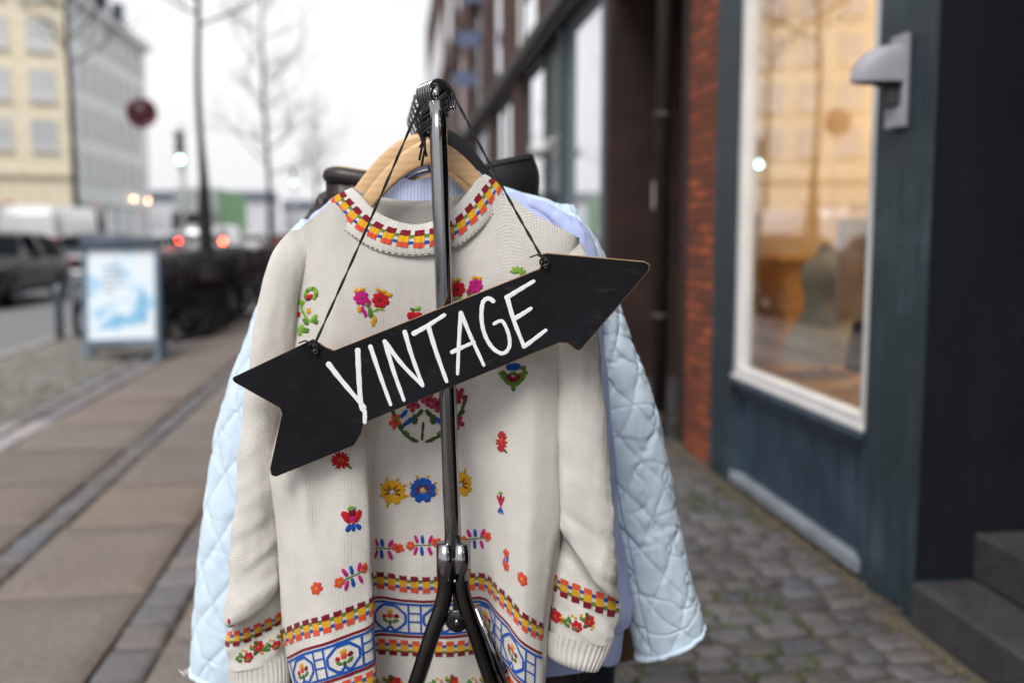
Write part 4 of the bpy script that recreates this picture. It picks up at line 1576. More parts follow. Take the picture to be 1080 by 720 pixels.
def rounded_block(mb, x0, x1, y0, y1, z, jit, r, tone, dome=0.004, n=3):
    """one worn stone: a domed top with softened, uneven edges"""
    c = [(x0 + random.uniform(0, jit), y0 + random.uniform(0, jit)), (x1 - random.uniform(0, jit), y0 + random.uniform(0, jit)),
         (x1 - random.uniform(0, jit), y1 - random.uniform(0, jit)), (x0 + random.uniform(0, jit), y1 - random.uniform(0, jit))]
    cx, cy = sum(p[0] for p in c) / 4, sum(p[1] for p in c) / 4
    ring = []
    for i in range(4):
        a, b = Vector(c[i]), Vector(c[(i + 1) % 4])
        L = (b - a).length
        q = min(r * 0.9 / L, 0.3)
        for t in (q, 0.5, 1 - q):
            p = a.lerp(b, t)
            ring.append((p.x + random.uniform(-1, 1) * jit * 0.25, p.y + random.uniform(-1, 1) * jit * 0.25))
    V = []
    tilt = (random.uniform(-1, 1) * 0.02, random.uniform(-1, 1) * 0.02)
    for f, dz in ((1.0, -0.03), (1.0, -r * 0.8), (1 - r / (x1 - x0) * 0.75, -r * 0.12), (0.6, dome)):
        for (x, y) in ring:
            X, Y = cx + (x - cx) * f, cy + (y - cy) * f
            V.append((X, Y, z + dz + (X - cx) * tilt[0] + (Y - cy) * tilt[1]))
    k = len(ring)
    V.append((cx, cy, z + dome * 1.3))
    Fc = []
    for a in range(3):
        for j in range(k):
            j2 = (j + 1) % k
            Fc.append((a * k + j, a * k + j2, (a + 1) * k + j2, (a + 1) * k + j))
    for j in range(k):
        Fc.append((3 * k + j, 3 * k + (j + 1) % k, 4 * k))
    mb.add(V, Fc, 0, True, col=tone)


def tone(base=1.0, sp=0.22, warm=0.10):
    b = base * random.uniform(1 - sp, 1 + sp)
    w = random.uniform(-warm, warm)
    return (b * (1 + w), b, b * (1 - w))


# flagstones in three tracks
random.seed(21)
mb = MB()
for (xa, xb, L) in ((-2.42, -1.68, 0.92), (-1.53, -0.945, 0.80), (-0.765, -0.16, 0.80)):
    y = -2.0 + random.random()
    while y < 60:
        l = L * random.choice((1.0, 1.0, 1.12, 0.9))
        z = random.uniform(-0.003, 0.003)
        g = 0.005
        if y < 22:
            rounded_block(mb, xa + 0.003, xb - 0.003, y + g, y + l - g, z, 0.003, 0.008, tone(1.0, 0.08, 0.04), 0.0012)
        else:
            mb.box(xa, xb, y + g, y + l - g, -0.02, z, col=tone(1.0, 0.08, 0.04))
        y += l
fl = mb.build('flagstone_paving', 'flag')
tag(fl, kind='structure')
# sett bands between the tracks
mb = MB()
for xa, xb, ly in ((-0.945, -0.765, 0.20), (-1.68, -1.53, 0.16), (-2.62, -2.43, 0.15), (-2.80, -2.63, 0.16)):
    y = -1.0
    while y < 40:
        l = ly * random.uniform(0.6, 1.35)
        rounded_block(mb, xa + 0.007, xb - 0.007, y + 0.006, y + l - 0.006, random.uniform(-0.004, 0.003), 0.010, 0.014, tone(2.3 if (xa < -2 and y < 7.4) else 1.25 if xa < -2 else 0.9, 0.2), 0.003)
        y += l
tag(mb.build('sett_band', 'sett'), kind='structure')
# cobbles in front of the shops, in rows across the walk
mb = MB()
y = 0.6
while y < 26:
    d = random.uniform(0.098, 0.125)
    x = -0.16 + random.uniform(-0.02, 0.0)
    while x < XF - 0.10:
        w_ = random.uniform(0.105, 0.185)
        if x + w_ > XF - 0.10:
            w_ = XF - 0.06 - x
        if w_ < 0.07:
            break
        off = 0.010 * math.sin(x * 3 + y)
        rounded_block(mb, x + 0.003, x + w_ - 0.003, y + 0.003 + off, y + d - 0.003 + off, random.uniform(-0.009, 0.005), 0.014, 0.012, tone(0.95, 0.30, 0.07), 0.0022)
        x += w_
    y += d
tag(mb.build('cobblestone_paving', 'cobble'), kind='structure')
mb = MB()
mb.box(-0.16, XF, 26.0, 60, -0.03, -0.004, col=(0.9, 0.9, 0.9))
tag(mb.build('distant_paving', 'cobble'), kind='structure')

# moss and grass in the joints
random.seed(5)
mb = MB()
for _ in range(5200):
    y = 1.6 + abs(random.gauss(0, 1)) * 4.2
    x = random.uniform(-0.15, XF - 0.06)
    if mnoise.noise((x * 1.4, y * 0.9, 3)) < 0.02:
        continue
    for k in range(random.randint(3, 7)):
        a = random.uniform(0, 2 * PI)
        h = random.uniform(0.008, 0.032)
        px_, py_ = x + random.gauss(0, 0.022), y + random.gauss(0, 0.006)
        r = random.uniform(0.002, 0.005)
        le = random.uniform(0.3, 1.2) * h
        mb.add([(px_ - r * math.sin(a), py_ + r * math.cos(a), -0.014), (px_ + r * math.sin(a), py_ - r * math.cos(a), -0.014), (px_ + math.cos(a) * le, py_ + math.sin(a) * le, -0.008 + h)], [(0, 1, 2)], 0, False)
tag(mb.build('moss', 'moss'), kind='stuff')
# sand and leaf crumbs blown along the foot of the wall
mb = MB()
for _ in range(2000):
    y = random.uniform(1.2, 9)
    x = XF - 0.012 - abs(random.gauss(0, 0.055)) * (1.6 if y > 3.2 else 1.2)
    if y < 3.25:
        x -= 0.05
    r = random.uniform(0.003, 0.011)
    a = random.uniform(0, PI)
    z = random.uniform(-0.006, 0.008)
    c_, s_ = math.cos(a) * r, math.sin(a) * r
    mb.add([(x - c_, y - s_, z), (x + s_ * .6, y - c_ * .6, z + r * .5), (x + c_, y + s_, z + r * 0.2), (x - s_ * .6, y + c_ * .6, z + r * .7)], [(0, 1, 2, 3)], 0, False)
tag(mb.build('leaf_litter', 'leaf_litter'), kind='stuff')
# the planting bed between walk and road
mb = MB()
nx, ny = 30, 260
bx = np.linspace(-4.26, -2.82, nx)
by = np.linspace(-2, 42, ny)
P = np.zeros((ny, nx, 3))
for i in range(ny):
    for j in range(nx):
        e = min(j, nx - 1 - j) / 4
        P[i, j] = (bx[j], by[i], -0.012 + min(1, e) * (0.028 + 0.03 * mnoise.noise((bx[j] * 2.2, by[i] * 2.2, 0)) + 0.02 * mnoise.noise((bx[j] * 7, by[i] * 7, 4))))
mb.grid(P, 0)
tag(mb.build('planting_bed', 'bed_soil', fixn=True), kind='structure')
mb = MB()
random.seed(8)
for _ in range(1500):
    y = 6 + abs(random.gauss(0, 6))
    x = random.uniform(-4.2, -2.85)
    for k in range(2):
        a = random.uniform(0, 2 * PI)
        h = random.uniform(0.01, 0.05)
        r = 0.006
        px_, py_ = x + random.gauss(0, 0.03), y + random.gauss(0, 0.03)
        mb.add([(px_ - r * math.sin(a), py_ + r * math.cos(a), 0.0), (px_ + r * math.sin(a), py_ - r * math.cos(a), 0.0), (px_ + math.cos(a) * h, py_ + math.sin(a) * h, 0.02 + h)], [(0, 1, 2)], random.choice((0, 1, 1)), False)
tag(mb.build('grass', ['moss', 'leaf_litter']), kind='stuff')


# ------------------------------------------------------------------ walls
def brick(name, c1, c2, mortar, bump=0.6, m=0.007):
    msz = m
    m, t = newmat(name, c1, 0.85)
    co = t.coords('Object')
    sep = t.n('ShaderNodeSeparateXYZ')
    t.l(co, sep.inputs[0])
    cmb = t.n('ShaderNodeCombineXYZ')
    t.l(t.math('ADD', sep.outputs[0], sep.outputs[1]), cmb.inputs[0])
    t.l(sep.outputs[2], cmb.inputs[1])
    b = t.n('ShaderNodeTexBrick', offset=0.5)
    b.inputs['Color1'].default_value = (*c1, 1)
    b.inputs['Color2'].default_value = (*c2, 1)
    b.inputs['Mortar'].default_value = (*mortar, 1)
    b.inputs['Scale'].default_value = 1.0
    b.inputs['Mortar Size'].default_value = msz
    b.inputs['Mortar Smooth'].default_value = 0.3
    b.inputs['Bias'].default_value = 0.1
    b.inputs['Brick Width'].default_value = 0.235
    b.inputs['Row Height'].default_value = 0.067
    t.l(cmb.outputs[0], b.inputs[0])
    n = t.noise(co, 5, 6)
    c = t.mix(0.30, b.outputs[0], t.mix(n, tuple(x * 0.35 for x in c1), tuple(min(1, x * 1.5) for x in c2)))
    soot = t.noise(co, 1.7, 6, 0.65)
    c = t.mix(t.ramp(soot, [(0.42, (0, 0, 0)), (0.62, (0.85, 0.85, 0.85))]), c, tuple(x * 0.22 for x in c1))
    t.l(c, t.bsdf.inputs['Base Color'])
    h = t.math('ADD', t.math('MULTIPLY', b.outputs[1], -1.0), t.math('MULTIPLY', t.noise(co, 90, 4), 0.5))
    t.bump(h, bump, 0.006)
    return m


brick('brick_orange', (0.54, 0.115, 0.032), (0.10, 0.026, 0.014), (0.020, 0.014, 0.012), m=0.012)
brick('brick_shaded', (0.050, 0.016, 0.010), (0.030, 0.011, 0.008), (0.018, 0.011, 0.009))  # shade of the recess and the pier beside it, put into the brick colour
brick('brick_brown', (0.13, 0.052, 0.042), (0.085, 0.036, 0.032), (0.06, 0.04, 0.037))


def painted(name, a, b, rough=0.5, streak=True):
    """weathered house paint: patches, faint runs down the wall, chips"""
    m, t = newmat(name, a, rough)
    co = t.coords('Object')
    f = t.noise(co, 2.6, 7, 0.65)
    s = t.noise(t.coords('Object', (14, 14, 0.8)), 3, 5, 0.6)
    c = t.ramp(t.math('MULTIPLY_ADD', s, 0.45, t.math('MULTIPLY', f, 0.55)), [(0.36, tuple(x * 0.75 for x in a)), (0.5, a), (0.62, b), (0.75, tuple(x * 1.35 for x in b))])
    chip = t.math('GREATER_THAN', t.noise(co, 24, 6, 0.7), 0.735)
    c = t.mix(t.math('MULTIPLY', chip, 0.5), c, tuple(min(1, x * 2.0 + 0.02) for x in b))
    t.l(c, t.bsdf.inputs['Base Color'])
    t.l(t.math('MULTIPLY_ADD', f, 0.35, rough - 0.17), t.bsdf.inputs['Roughness'])
    t.bump(t.noise(co, 34, 7, 0.7), 0.45, 0.008)
    return m


painted('paint_teal', (0.022, 0.037, 0.048), (0.052, 0.077, 0.092))
painted('paint_blue', (0.024, 0.041, 0.066), (0.045, 0.070, 0.104))
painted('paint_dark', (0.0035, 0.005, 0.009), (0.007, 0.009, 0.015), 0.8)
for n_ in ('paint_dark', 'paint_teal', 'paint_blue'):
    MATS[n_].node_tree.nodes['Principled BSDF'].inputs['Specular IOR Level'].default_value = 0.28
painted('paint_sill', (0.19, 0.215, 0.25), (0.28, 0.31, 0.35))
varied('frame_white', (0.58, 0.575, 0.575), 0.4, scale=5, amt=0.06)
varied('lamp_grey', (0.30, 0.29, 0.335), 0.5, scale=8, amt=0.08)
varied('lamp_dark', (0.035, 0.032, 0.036), 0.6, scale=8, amt=0.2)
varied('pipe_dark', (0.025, 0.018, 0.016), 0.5, scale=6, amt=0.3)
varied('plaque', (0.55, 0.50, 0.54), 0.4, scale=8, amt=0.08)
varied('interior_plaster', (0.60, 0.49, 0.33), 0.9, scale=3, amt=0.12)
varied('interior_floor', (0.30, 0.19, 0.10), 0.6, scale=3, amt=0.2)
wood('counter_wood', (0.50, 0.25, 0.07), (0.68, 0.38, 0.13), (1, 1, 6), 4)
glassmat('shop_glass', (0.93, 0.95, 0.94), 1.52, True, boost=3.7)
glassmat('street_glass', (0.9, 0.9, 0.9), 1.6, False, (0.52, 0.54, 0.55), boost=2.0)  # pale backing puts the brightness of reflected sky into the pane colour
glassmat('dark_glass', (0.9, 0.9, 0.9), 1.5, False, (0.012, 0.014, 0.017), boost=0.6)

Z1 = 2.85       # head of the shop window
ZS = 0.575      # its sill
YA, YB = 3.20, 3.61     # near pilaster
YC, YD = 5.13, 5.50     # far pilaster
shop = empty('shop_building', 'blue-grey painted shop front with one big white framed window', 'shop', (XF, YA, 0))
so_ = (XF, YA, 0)


def sp(mb, name, mats, parent=None, **kw):
    return mb.build(name, mats, parent or shop, origin=so_, **kw)


mb = MB()
mb.box(XF, XF + 0.30, YA, YB, -0.03, 3.6)
sp(mb, 'pilaster', 'paint_teal', bevel=0.008)
mb = MB()
mb.box(XF, XF + 0.11, YC, YD, -0.03, 3.6)
sp(mb, 'pilaster', 'paint_teal', bevel=0.008)
mb = MB()
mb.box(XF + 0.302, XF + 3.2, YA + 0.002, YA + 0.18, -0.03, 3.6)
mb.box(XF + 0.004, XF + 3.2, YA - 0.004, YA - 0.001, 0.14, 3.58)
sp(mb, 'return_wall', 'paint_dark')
mb = MB()
mb.box(XF + 0.012, XF + 0.26, YB + 0.002, YC - 0.002, Z1 + 0.08, 3.6)
sp(mb, 'fascia', 'paint_teal', bevel=0.006)
mb = MB()
mb.box(XF - 0.12, XF + 3, 0.8, 6.3, 3.602, 3.78)
mb.box(XF - 0.05, XF + 3, 0.8, 6.3, 3.782, 9.0)
sp(mb, 'upper_wall', 'brick_brown')
# riser under the window: tongued boards in a frame
mb = MB()
y = YB + 0.06
while y < YC - 0.06:
    y1 = min(y + 0.052, YC - 0.055)
    mb.box(XF + 0.040, XF + 0.075, y + 0.002, y1 - 0.002, 0.07, ZS - 0.085)
    y = y1 if y1 > y + 0.01 else y + 1
mb.box(XF + 0.052, XF + 0.12, YB + 0.01, YC - 0.01, 0.0, ZS - 0.03)
riser = sp(mb, 'riser_panel', 'paint_blue', bevel=0.003)
mb = MB()
mb.box(XF + 0.016, XF + 0.09, YB + 0.002, YB + 0.055, -0.02, ZS - 0.03)
mb.box(XF + 0.016, XF + 0.09, YC - 0.055, YC - 0.002, -0.02, ZS - 0.03)
mb.box(XF + 0.018, XF + 0.09, YB + 0.057, YC - 0.057, ZS - 0.083, ZS - 0.03)
sp(mb, 'riser_frame', 'paint_blue', riser, bevel=0.004)
mb = MB()
mb.box(XF - 0.006, XF + 0.09, YB + 0.004, YC - 0.004, 0.012, 0.066)
sp(mb, 'bottom_rail', 'paint_sill', bevel=0.006)
mb = MB()
mb.box(XF - 0.022, XF + 0.09, YB + 0.003, YC - 0.003, ZS - 0.028, ZS - 0.003)
sp(mb, 'sill', 'paint_blue', bevel=0.006)
mb = MB()
fw = 0.058
mb.box(XF + 0.008, XF + 0.085, YB + 0.002, YB + fw, ZS, Z1 + 0.078)
mb.box(XF + 0.008, XF + 0.085, YC - fw, YC - 0.002, ZS, Z1 + 0.078)
mb.box(XF + 0.008, XF + 0.085, YB + fw + 0.001, YC - fw - 0.001, ZS, ZS + 0.062)
mb.box(XF + 0.008, XF + 0.085, YB + fw + 0.001, YC - fw - 0.001, Z1 + 0.01, Z1 + 0.078)
mb.box(XF - 0.010, XF + 0.006, YB + 0.004, YC - 0.004, ZS + 0.002, ZS + 0.026)
win = sp(mb, 'shop_window', 'frame_white', bevel=0.006)
mb = MB()
mb.box(XF + 0.045, XF + 0.053, YB + fw - 0.006, YC - fw + 0.006, ZS + 0.056, Z1 + 0.016)
sp(mb, 'pane', 'shop_glass', win)
mb = MB()      # room behind
RX0, RX1, RY0, RY1 = XF + 0.14, XF + 4.2, YA + 0.19, 5.98
mb.box(RX0, RX1, RY1, RY1 + 0.08, 0, 3.4)
mb.box(RX1, RX1 + 0.08, RY0, RY1, 0, 3.4)
mb.box(XF + 0.31, RX1, RY0 - 0.005, RY0 + 0.03, 0, 3.4)
mb.box(XF + 0.113, XF + 0.135, YC + 0.01, RY1, 0, 3.4)
mb.box(XF + 0.2, RX1, RY0, RY1 + 0.05, 3.38, 3.46)
sp(mb, 'room', 'interior_plaster')
mb = MB()
mb.box(XF + 0.10, RX1, RY0 + 0.04, RY1 - 0.01, 0.20, 0.30)
sp(mb, 'room_floor', 'interior_floor')

# things in the window
mb = MB()
mb.box(XF + 0.14, XF + 0.92, YB + 0.04, YC + 0.10, 0.31, 0.62)
tag(mb.build('display_platform', 'counter_wood', origin=(XF + .5, 4.3, .31), loc=(XF + .5, 4.3, .31), bevel=0.01), 'warm wooden display platform just inside the white framed shop window', 'platform')
ct = empty('shop_counter', 'tall orange wooden counter standing far back in the shop window', 'counter', (XF + 0.62, 5.55, 0.30))
cto = (XF + 0.62, 5.55, 0.30)
mb = MB()
mb.box(XF + 0.36, XF + 0.92, 5.30, 5.90, 0.31, 1.18)
mb.build('body', 'counter_wood', ct, origin=cto, bevel=0.008)
mb = MB()
mb.box(XF + 0.32, XF + 0.96, 5.26, 5.94, 1.182, 1.225)
mb.build('top', 'counter_wood', ct, origin=cto, bevel=0.006)
# dressmaker's dummy in a dark coat
varied('coat_black', (0.014, 0.014, 0.018), 0.8, scale=10, amt=0.3)
varied('canvas_grey', (0.33, 0.30, 0.31), 0.85, scale=10, amt=0.1)
varied('dress_grey', (0.30, 0.28, 0.24), 0.85, scale=8, amt=0.25)
varied('rust_cloth', (0.42, 0.11, 0.03), 0.85, scale=8, amt=0.25)


def dummy(x, y, label, coat, h=1.0, flare=1.0):
    o = empty('dressmaker_dummy', label, 'dummy', (x, y, 0.62), 0.6)
    mb = MB()
    G = []
    for z, rx, ry in ((0.12, .20 * flare, .17 * flare), (0.3, .185 * flare, .15 * flare), (0.5, .15, .12), (0.62, .135, .105), (0.78, .165, .125), (0.9, .17, .11), (0.97, .10, .08), (1.02, .055, .055), (1.07, .05, .05)):
        G.append([(rx * math.cos(g) * (1 + .03 * math.sin(5 * g)), ry * math.sin(g), z * h) for g in np.linspace(0, 2 * PI, 28)[:-1]])
    mb.grid(crom(np.array(G), 4), 0, True)
    mb.build('coat', coat, o, fixn=True)
    mb = MB()
    mb.tube([(0, 0, 0.02), (0, 0, 0.2 * h)], 0.016, 12)
    mb.lathe([(0.0, 0), (0.15, 0), (0.15, 0.014), (0.02, 0.03), (0.0, 0.03)], 24)
    mb.build('stand', 'counter_wood', o)
    mb = MB()
    mb.lathe([(0.0, 1.09 * h), (0.045, 1.08 * h), (0.05, 1.065 * h), (0.0, 1.06 * h)], 20)
    mb.build('neck_cap', 'counter_wood', o)
    return o


dummy(XF + 0.46, 4.36, 'dressmaker dummy in a black coat in the nearer half of the shop window', 'coat_black', 0.80)
dummy(XF + 0.40, 4.86, 'dressmaker dummy in a flared grey dress in the middle of the shop window', 'dress_grey', 0.62, 1.25)
mb = MB()
mb.box(-0.10, 0.10, -0.012, 0.012, 0.0, 0.46)
mb.box(-0.085, 0.085, -0.016, 0.016, 0.20, 0.30)
cnv = mb.build('canvas_banner', 'canvas_grey', loc=(XF + 0.22, 4.22, 0.95), rotz=0.5, bevel=0.004)
tag(cnv, 'narrow grey canvas panel hanging before the black coat in the window', 'panel')
mb = MB()
G = np.array([[(0.16 * math.cos(g) * r * (1 + .12 * math.sin(3 * g + z * 9)), 0.12 * math.sin(g) * r, z) for g in np.linspace(0, 2 * PI, 20)[:-1]] for z, r in ((0, .9), (.05, 1.05), (.16, 1.0), (.22, .7), (.26, .3), (.27, .02))])
mb.grid(crom(G, 3), 0, True)
tag(mb.build('folded_knitwear', 'rust_cloth', loc=(XF + 0.40, 4.03, 0.622), fixn=True), 'rust coloured heap of folded knitwear on the window platform', 'knitwear')

# lit pendant lamps that make the room glow
emit('bulb_warm', (1.0, 0.74, 0.45), 150.0)
random.seed(2)
for k, (x, y) in enumerate(((XF + 1.9, 4.6), (XF + 2.2, 5.5), (XF + 3.2, 4.2), (XF + 3.3, 5.3))):
    o = empty('pendant_lamp', 'lit warm pendant lamp hanging from the shop ceiling', 'lamp', (x, y, 2.60), 0, 'pendant lamps in the shop')
    mb = MB()
    mb.lathe([(0.02, 0.24), (0.05, 0.22), (0.13, 0.11), (0.14, 0.08), (0.135, 0.08), (0.125, 0.11), (0.045, 0.21)], 24)
    mb.build('lamp_shade', 'lamp_dark', o)
    mb = MB()
    mb.sphere((0, 0, 0.04), 0.085)
    mb.build('bulb', 'bulb_warm', o)
    mb = MB()
    mb.tube([(0, 0, 0.22), (0, 0, 0.775)], 0.004, 6)
    mb.build('cord', 'cord_black', o)

# ------------------------------------------------------------------ wall lamp on the near pilaster
lx, lyc, lz = XF, 3.425, 1.86
lamp = empty('wall_lamp', 'grey hooded wall lamp screwed to the blue-grey pilaster right of the window', 'wall lamp', (lx, lyc, lz))
mb = MB()
V0 = [(-0.055, 0.18), (0.055, 0.18), (0.055, -0.142), (-0.055, -0.142)]
mb.prism([(-0.022, a, b) for a, b in V0], (0.020, 0, 0))
mb.build('back_plate', 'lamp_grey', lamp, bevel=0.005)
mb = MB()
mb.box(-0.003, 0.0, -0.064, 0.064, -0.154, 0.170)
mb.build('gasket', 'lamp_dark', lamp)
mb = MB()
mb.box(-0.034, -0.0225, -0.055, 0.055, -0.142, -0.073)
mb.build('switch_box', 'lamp_grey', lamp, bevel=0.004)
mb = MB()
G = []
for i in range(15):
    e = i / 14 * PI / 2          # from the rim up to the crown
    r = math.cos(e)
    G.append([(-0.024 - 0.168 * r ** 0.8 * max(0.0, math.sin(g)) ** 0.8, 0.056 * math.cos(g) * (0.35 + 0.65 * r ** 0.5), 0.020 + 0.126 * math.sin(e)) for g in np.linspace(0, PI, 26)])
G = np.array(G)
mb.grid(G, 0)
inner = G.copy()
cc = np.array((-0.024, 0, 0.02))
inner = cc + (inner - cc) * 0.94
mb.grid(inner, 1, flip=True)
rim = np.array([G[0], G[0] + np.array((0, 0, -0.007)), inner[0] + np.array((0, 0, -0.007)), inner[0]])
mb.grid(rim, 0)
mb.build('hood', ['lamp_grey', 'lamp_dark'], lamp)
mb = MB()
mb.box(-0.085, -0.023, -0.040, 0.040, 0.004, 0.020)
mb.box(-0.060, -0.023, -0.034, 0.034, -0.066, 0.003)
mb.build('lamp_holder', 'lamp_dark', lamp, bevel=0.005)

# ------------------------------------------------------------------ stone steps into the doorway
stp = empty('entrance_steps', 'worn grey granite steps leading into the dark doorway', 'steps', (XF, 2.2, 0))
so2 = (XF, 2.2, 0)
mb = MB()
mb.box(XF - 0.015, XF + 0.55, 0.3, YA - 0.012, -0.05, 0.135)
mb.build('step', 'granite_step', stp, origin=so2, bevel=0.014, seg=3)
mb = MB()
mb.box(XF + 0.21, XF + 1.9, 0.3, YA - 0.010, 0.138, 0.305)
mb.build('step', 'granite_step', stp, origin=so2, bevel=0.012, seg=3)
dw = empty('doorway', 'dark painted entrance recess above the granite steps', 'doorway', (XF + 2, 2.0, 0))
mb = MB()
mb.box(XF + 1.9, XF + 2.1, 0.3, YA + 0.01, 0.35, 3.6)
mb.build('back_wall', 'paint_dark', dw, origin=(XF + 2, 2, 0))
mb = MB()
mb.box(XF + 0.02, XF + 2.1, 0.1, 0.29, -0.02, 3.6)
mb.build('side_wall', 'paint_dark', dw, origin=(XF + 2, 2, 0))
mb = MB()
mb.box(XF + 1.86, XF + 1.899, 1.2, 2.2, 0.36, 2.6)
mb.build('door', 'paint_blue', dw, origin=(XF + 2, 2, 0), bevel=0.01)

# ------------------------------------------------------------------ brick house next door with its recessed entrance
bk = empty('brick_house', 'orange brick house with a drainpipe and a deep entrance recess painted in shade tones', 'house', (XF, 5.5, 0))
bo = (XF, 5.5, 0)
PY0, PY1, PD = 6.34, 8.32, 0.95
mb = MB()
mb.box(XF + 0.02, XF + 0.11, YD + 0.002, 6.06, -0.03, 3.6)
mb.build('pier', 'brick_orange', bk, origin=bo)
mb = MB()
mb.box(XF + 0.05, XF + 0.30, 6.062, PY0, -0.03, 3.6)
mb.build('pier', 'brick_shaded', bk, origin=bo)
mb = MB()
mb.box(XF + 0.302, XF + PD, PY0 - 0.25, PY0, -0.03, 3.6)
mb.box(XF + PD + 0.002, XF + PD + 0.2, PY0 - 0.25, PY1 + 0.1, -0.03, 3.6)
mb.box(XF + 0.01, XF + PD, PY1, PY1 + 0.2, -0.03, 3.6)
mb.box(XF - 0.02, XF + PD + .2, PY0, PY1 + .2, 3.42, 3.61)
mb.build('recess', 'brick_shaded', bk, origin=bo)
mb = MB()
mb.box(XF - 0.06, XF + PD, PY0 + 0.01, PY1 - 0.01, -0.03, 0.11)
mb.build('threshold', 'granite_step', bk, origin=bo, bevel=0.012)
mb = MB()
mb.box(XF + 0.78, XF + 0.86, PY0 + 0.5, PY1 - 0.5, 0.12, 2.2)
mb.build('door', 'paint_dark', bk, origin=bo, bevel=0.01)
mb = MB()
mb.tube([(XF - 0.055, 6.40, 0.16), (XF - 0.055, 6.40, 9.0)], 0.050, 16)
mb.tube([(XF - 0.055, 6.40, 0.16), (XF - 0.065, 6.38, 0.09), (XF - 0.11, 6.33, 0.04)], 0.050, 16)
dp = mb.build('drainpipe', 'pipe_dark', bk, origin=bo)
for z in (0.8, 2.1, 3.4):
    mb = MB()
    mb.lathe([(0.053, -0.02), (0.062, -0.018), (0.062, 0.018), (0.053, 0.02)], 18, 0, Matrix.Translation((XF - 0.055, 6.40, z)))
    mb.box(XF - 0.02, XF + 0.03, 6.385, 6.415, z - 0.01, z + 0.01)
    mb.build('pipe_clip', 'pipe_dark', dp, origin=bo)
mb = MB()
mb.box(-0.055, 0.055, -0.022, 0.0, -0.115, 0.115)
mb.box(-0.045, 0.045, -0.026, -0.0225, 0.02, 0.10)
for k in range(4):
    mb.box(0.012, 0.034, -0.027, -0.0225, -0.095 + 0.027 * k, -0.078 + 0.027 * k)
e_ = mb.build('entry_phone', 'plaque', bk, bevel=0.004)
e_.location = (XF + 0.44 - bo[0], PY1 - 0.001 - bo[1], 1.66)
mb = MB()
mb.box(XF + 0.0, XF + 3, 6.3, PY1 + 0.2, 3.612, 9.0)
mb.build('upper_wall', 'brick_brown', bk, origin=bo)

# ------------------------------------------------------------------ long terrace of shop fronts beyond
tr = empty('brick_terrace', 'long brown brick terrace with tall bright shop windows running down the street', 'building', (XF, 8.5, 0))
to = (XF, 8.5, 0)
varied('frame_blue', (0.07, 0.10, 0.13), 0.5, scale=4, amt=0.2)
varied('frame_green', (0.03, 0.06, 0.06), 0.5, scale=4, amt=0.2)
varied('cornice_dark', (0.028, 0.022, 0.026), 0.6, scale=4, amt=0.2)
varied('flag_blue', (0.10, 0.13, 0.22), 0.7, scale=4, amt=0.2)
varied('render_pink', (0.36, 0.27, 0.28), 0.8, scale=4, amt=0.15)
mb = MB()
mb.box(XF + 0.22, XF + 8, 8.53, 52, -0.03, 11.5)
mb.box(XF - 0.04, XF + 0.218, 8.53, 52, 6.3, 11.5)
mb.build('wall', 'brick_brown', tr, origin=to)
mb = MB()
mb.box(XF - 0.13, XF + 0.216, 8.53, 52, 3.62, 3.77)
mb.box(XF - 0.07, XF + 0.216, 8.53, 52, 3.54, 3.615)
mb.build('cornice', 'cornice_dark', tr, origin=to)
mb = MB()
mb.box(XF + 0.02, XF + 0.217, 8.53, 52, -0.03, 0.55)
mb.build('plinth', 'cornice_dark', tr, origin=to)


def front_window(y0, y1, z0, z1, frame, pane='street_glass', mull=()):
    mb = MB()
    f = 0.07
    mb.box(XF + 0.06, XF + 0.20, y0, y0 + f, z0, z1)
    mb.box(XF + 0.06, XF + 0.20, y1 - f, y1, z0, z1)
    mb.box(XF + 0.06, XF + 0.20, y0 + f + .001, y1 - f - .001, z0, z0 + f)
    mb.box(XF + 0.06, XF + 0.20, y0 + f + .001, y1 - f - .001, z1 - f, z1)
    for q in mull:
        yy = y0 + (y1 - y0) * q
        mb.box(XF + 0.08, XF + 0.19, yy - 0.025, yy + 0.025, z0 + f + .001, z1 - f - .001)
    w_ = mb.build('window', frame, tr, origin=to)
    mb = MB()
    mb.box(XF + 0.085, XF + 0.093, y0 + f - .01, y1 - f + .01, z0 + f - .01, z1 - f + .01)
    mb.build('pane', pane, w_, origin=to)


def pier(y0, y1, z0=-0.03, z1=3.53, mat='brick_brown', out=0.0):
    mb = MB()
    mb.box(XF - out, XF + 0.215, y0, y1, z0, z1)
    mb.build('pier', mat, tr, origin=to)


y = 8.53
pier(y, y + 0.12, mat='frame_blue')
front_window(y + 0.12, 10.75, 0.56, 3.53, 'frame_blue')
# dark doorway bay
mb = MB()
mb.box(XF + 0.10, XF + 0.16, 10.85, 12.25, 0.0, 3.53)
drk = mb.build('door', 'frame_green', tr, origin=to)
mb = MB()
mb.box(XF + 0.092, XF + 0.099, 11.0, 12.1, 0.9, 2.5)
mb.build('pane', 'dark_glass', drk, origin=to)
pier(10.76, 10.84, mat='frame_green')
front_window(12.35, 14.25, 0.56, 3.53, 'frame_green')
pier(14.26, 15.35)
y = 15.35
k = 0
while y < 50:
    front_window(y, y + 1.45, 0.56, 3.53, ('frame_green', 'frame_blue')[k % 2])
    front_window(y + 1.47, y + 3.1, 0.56, 3.53, ('frame_green', 'frame_blue')[k % 2])
    pier(y + 3.12, y + 4.1)
    y += 4.12
    k += 1
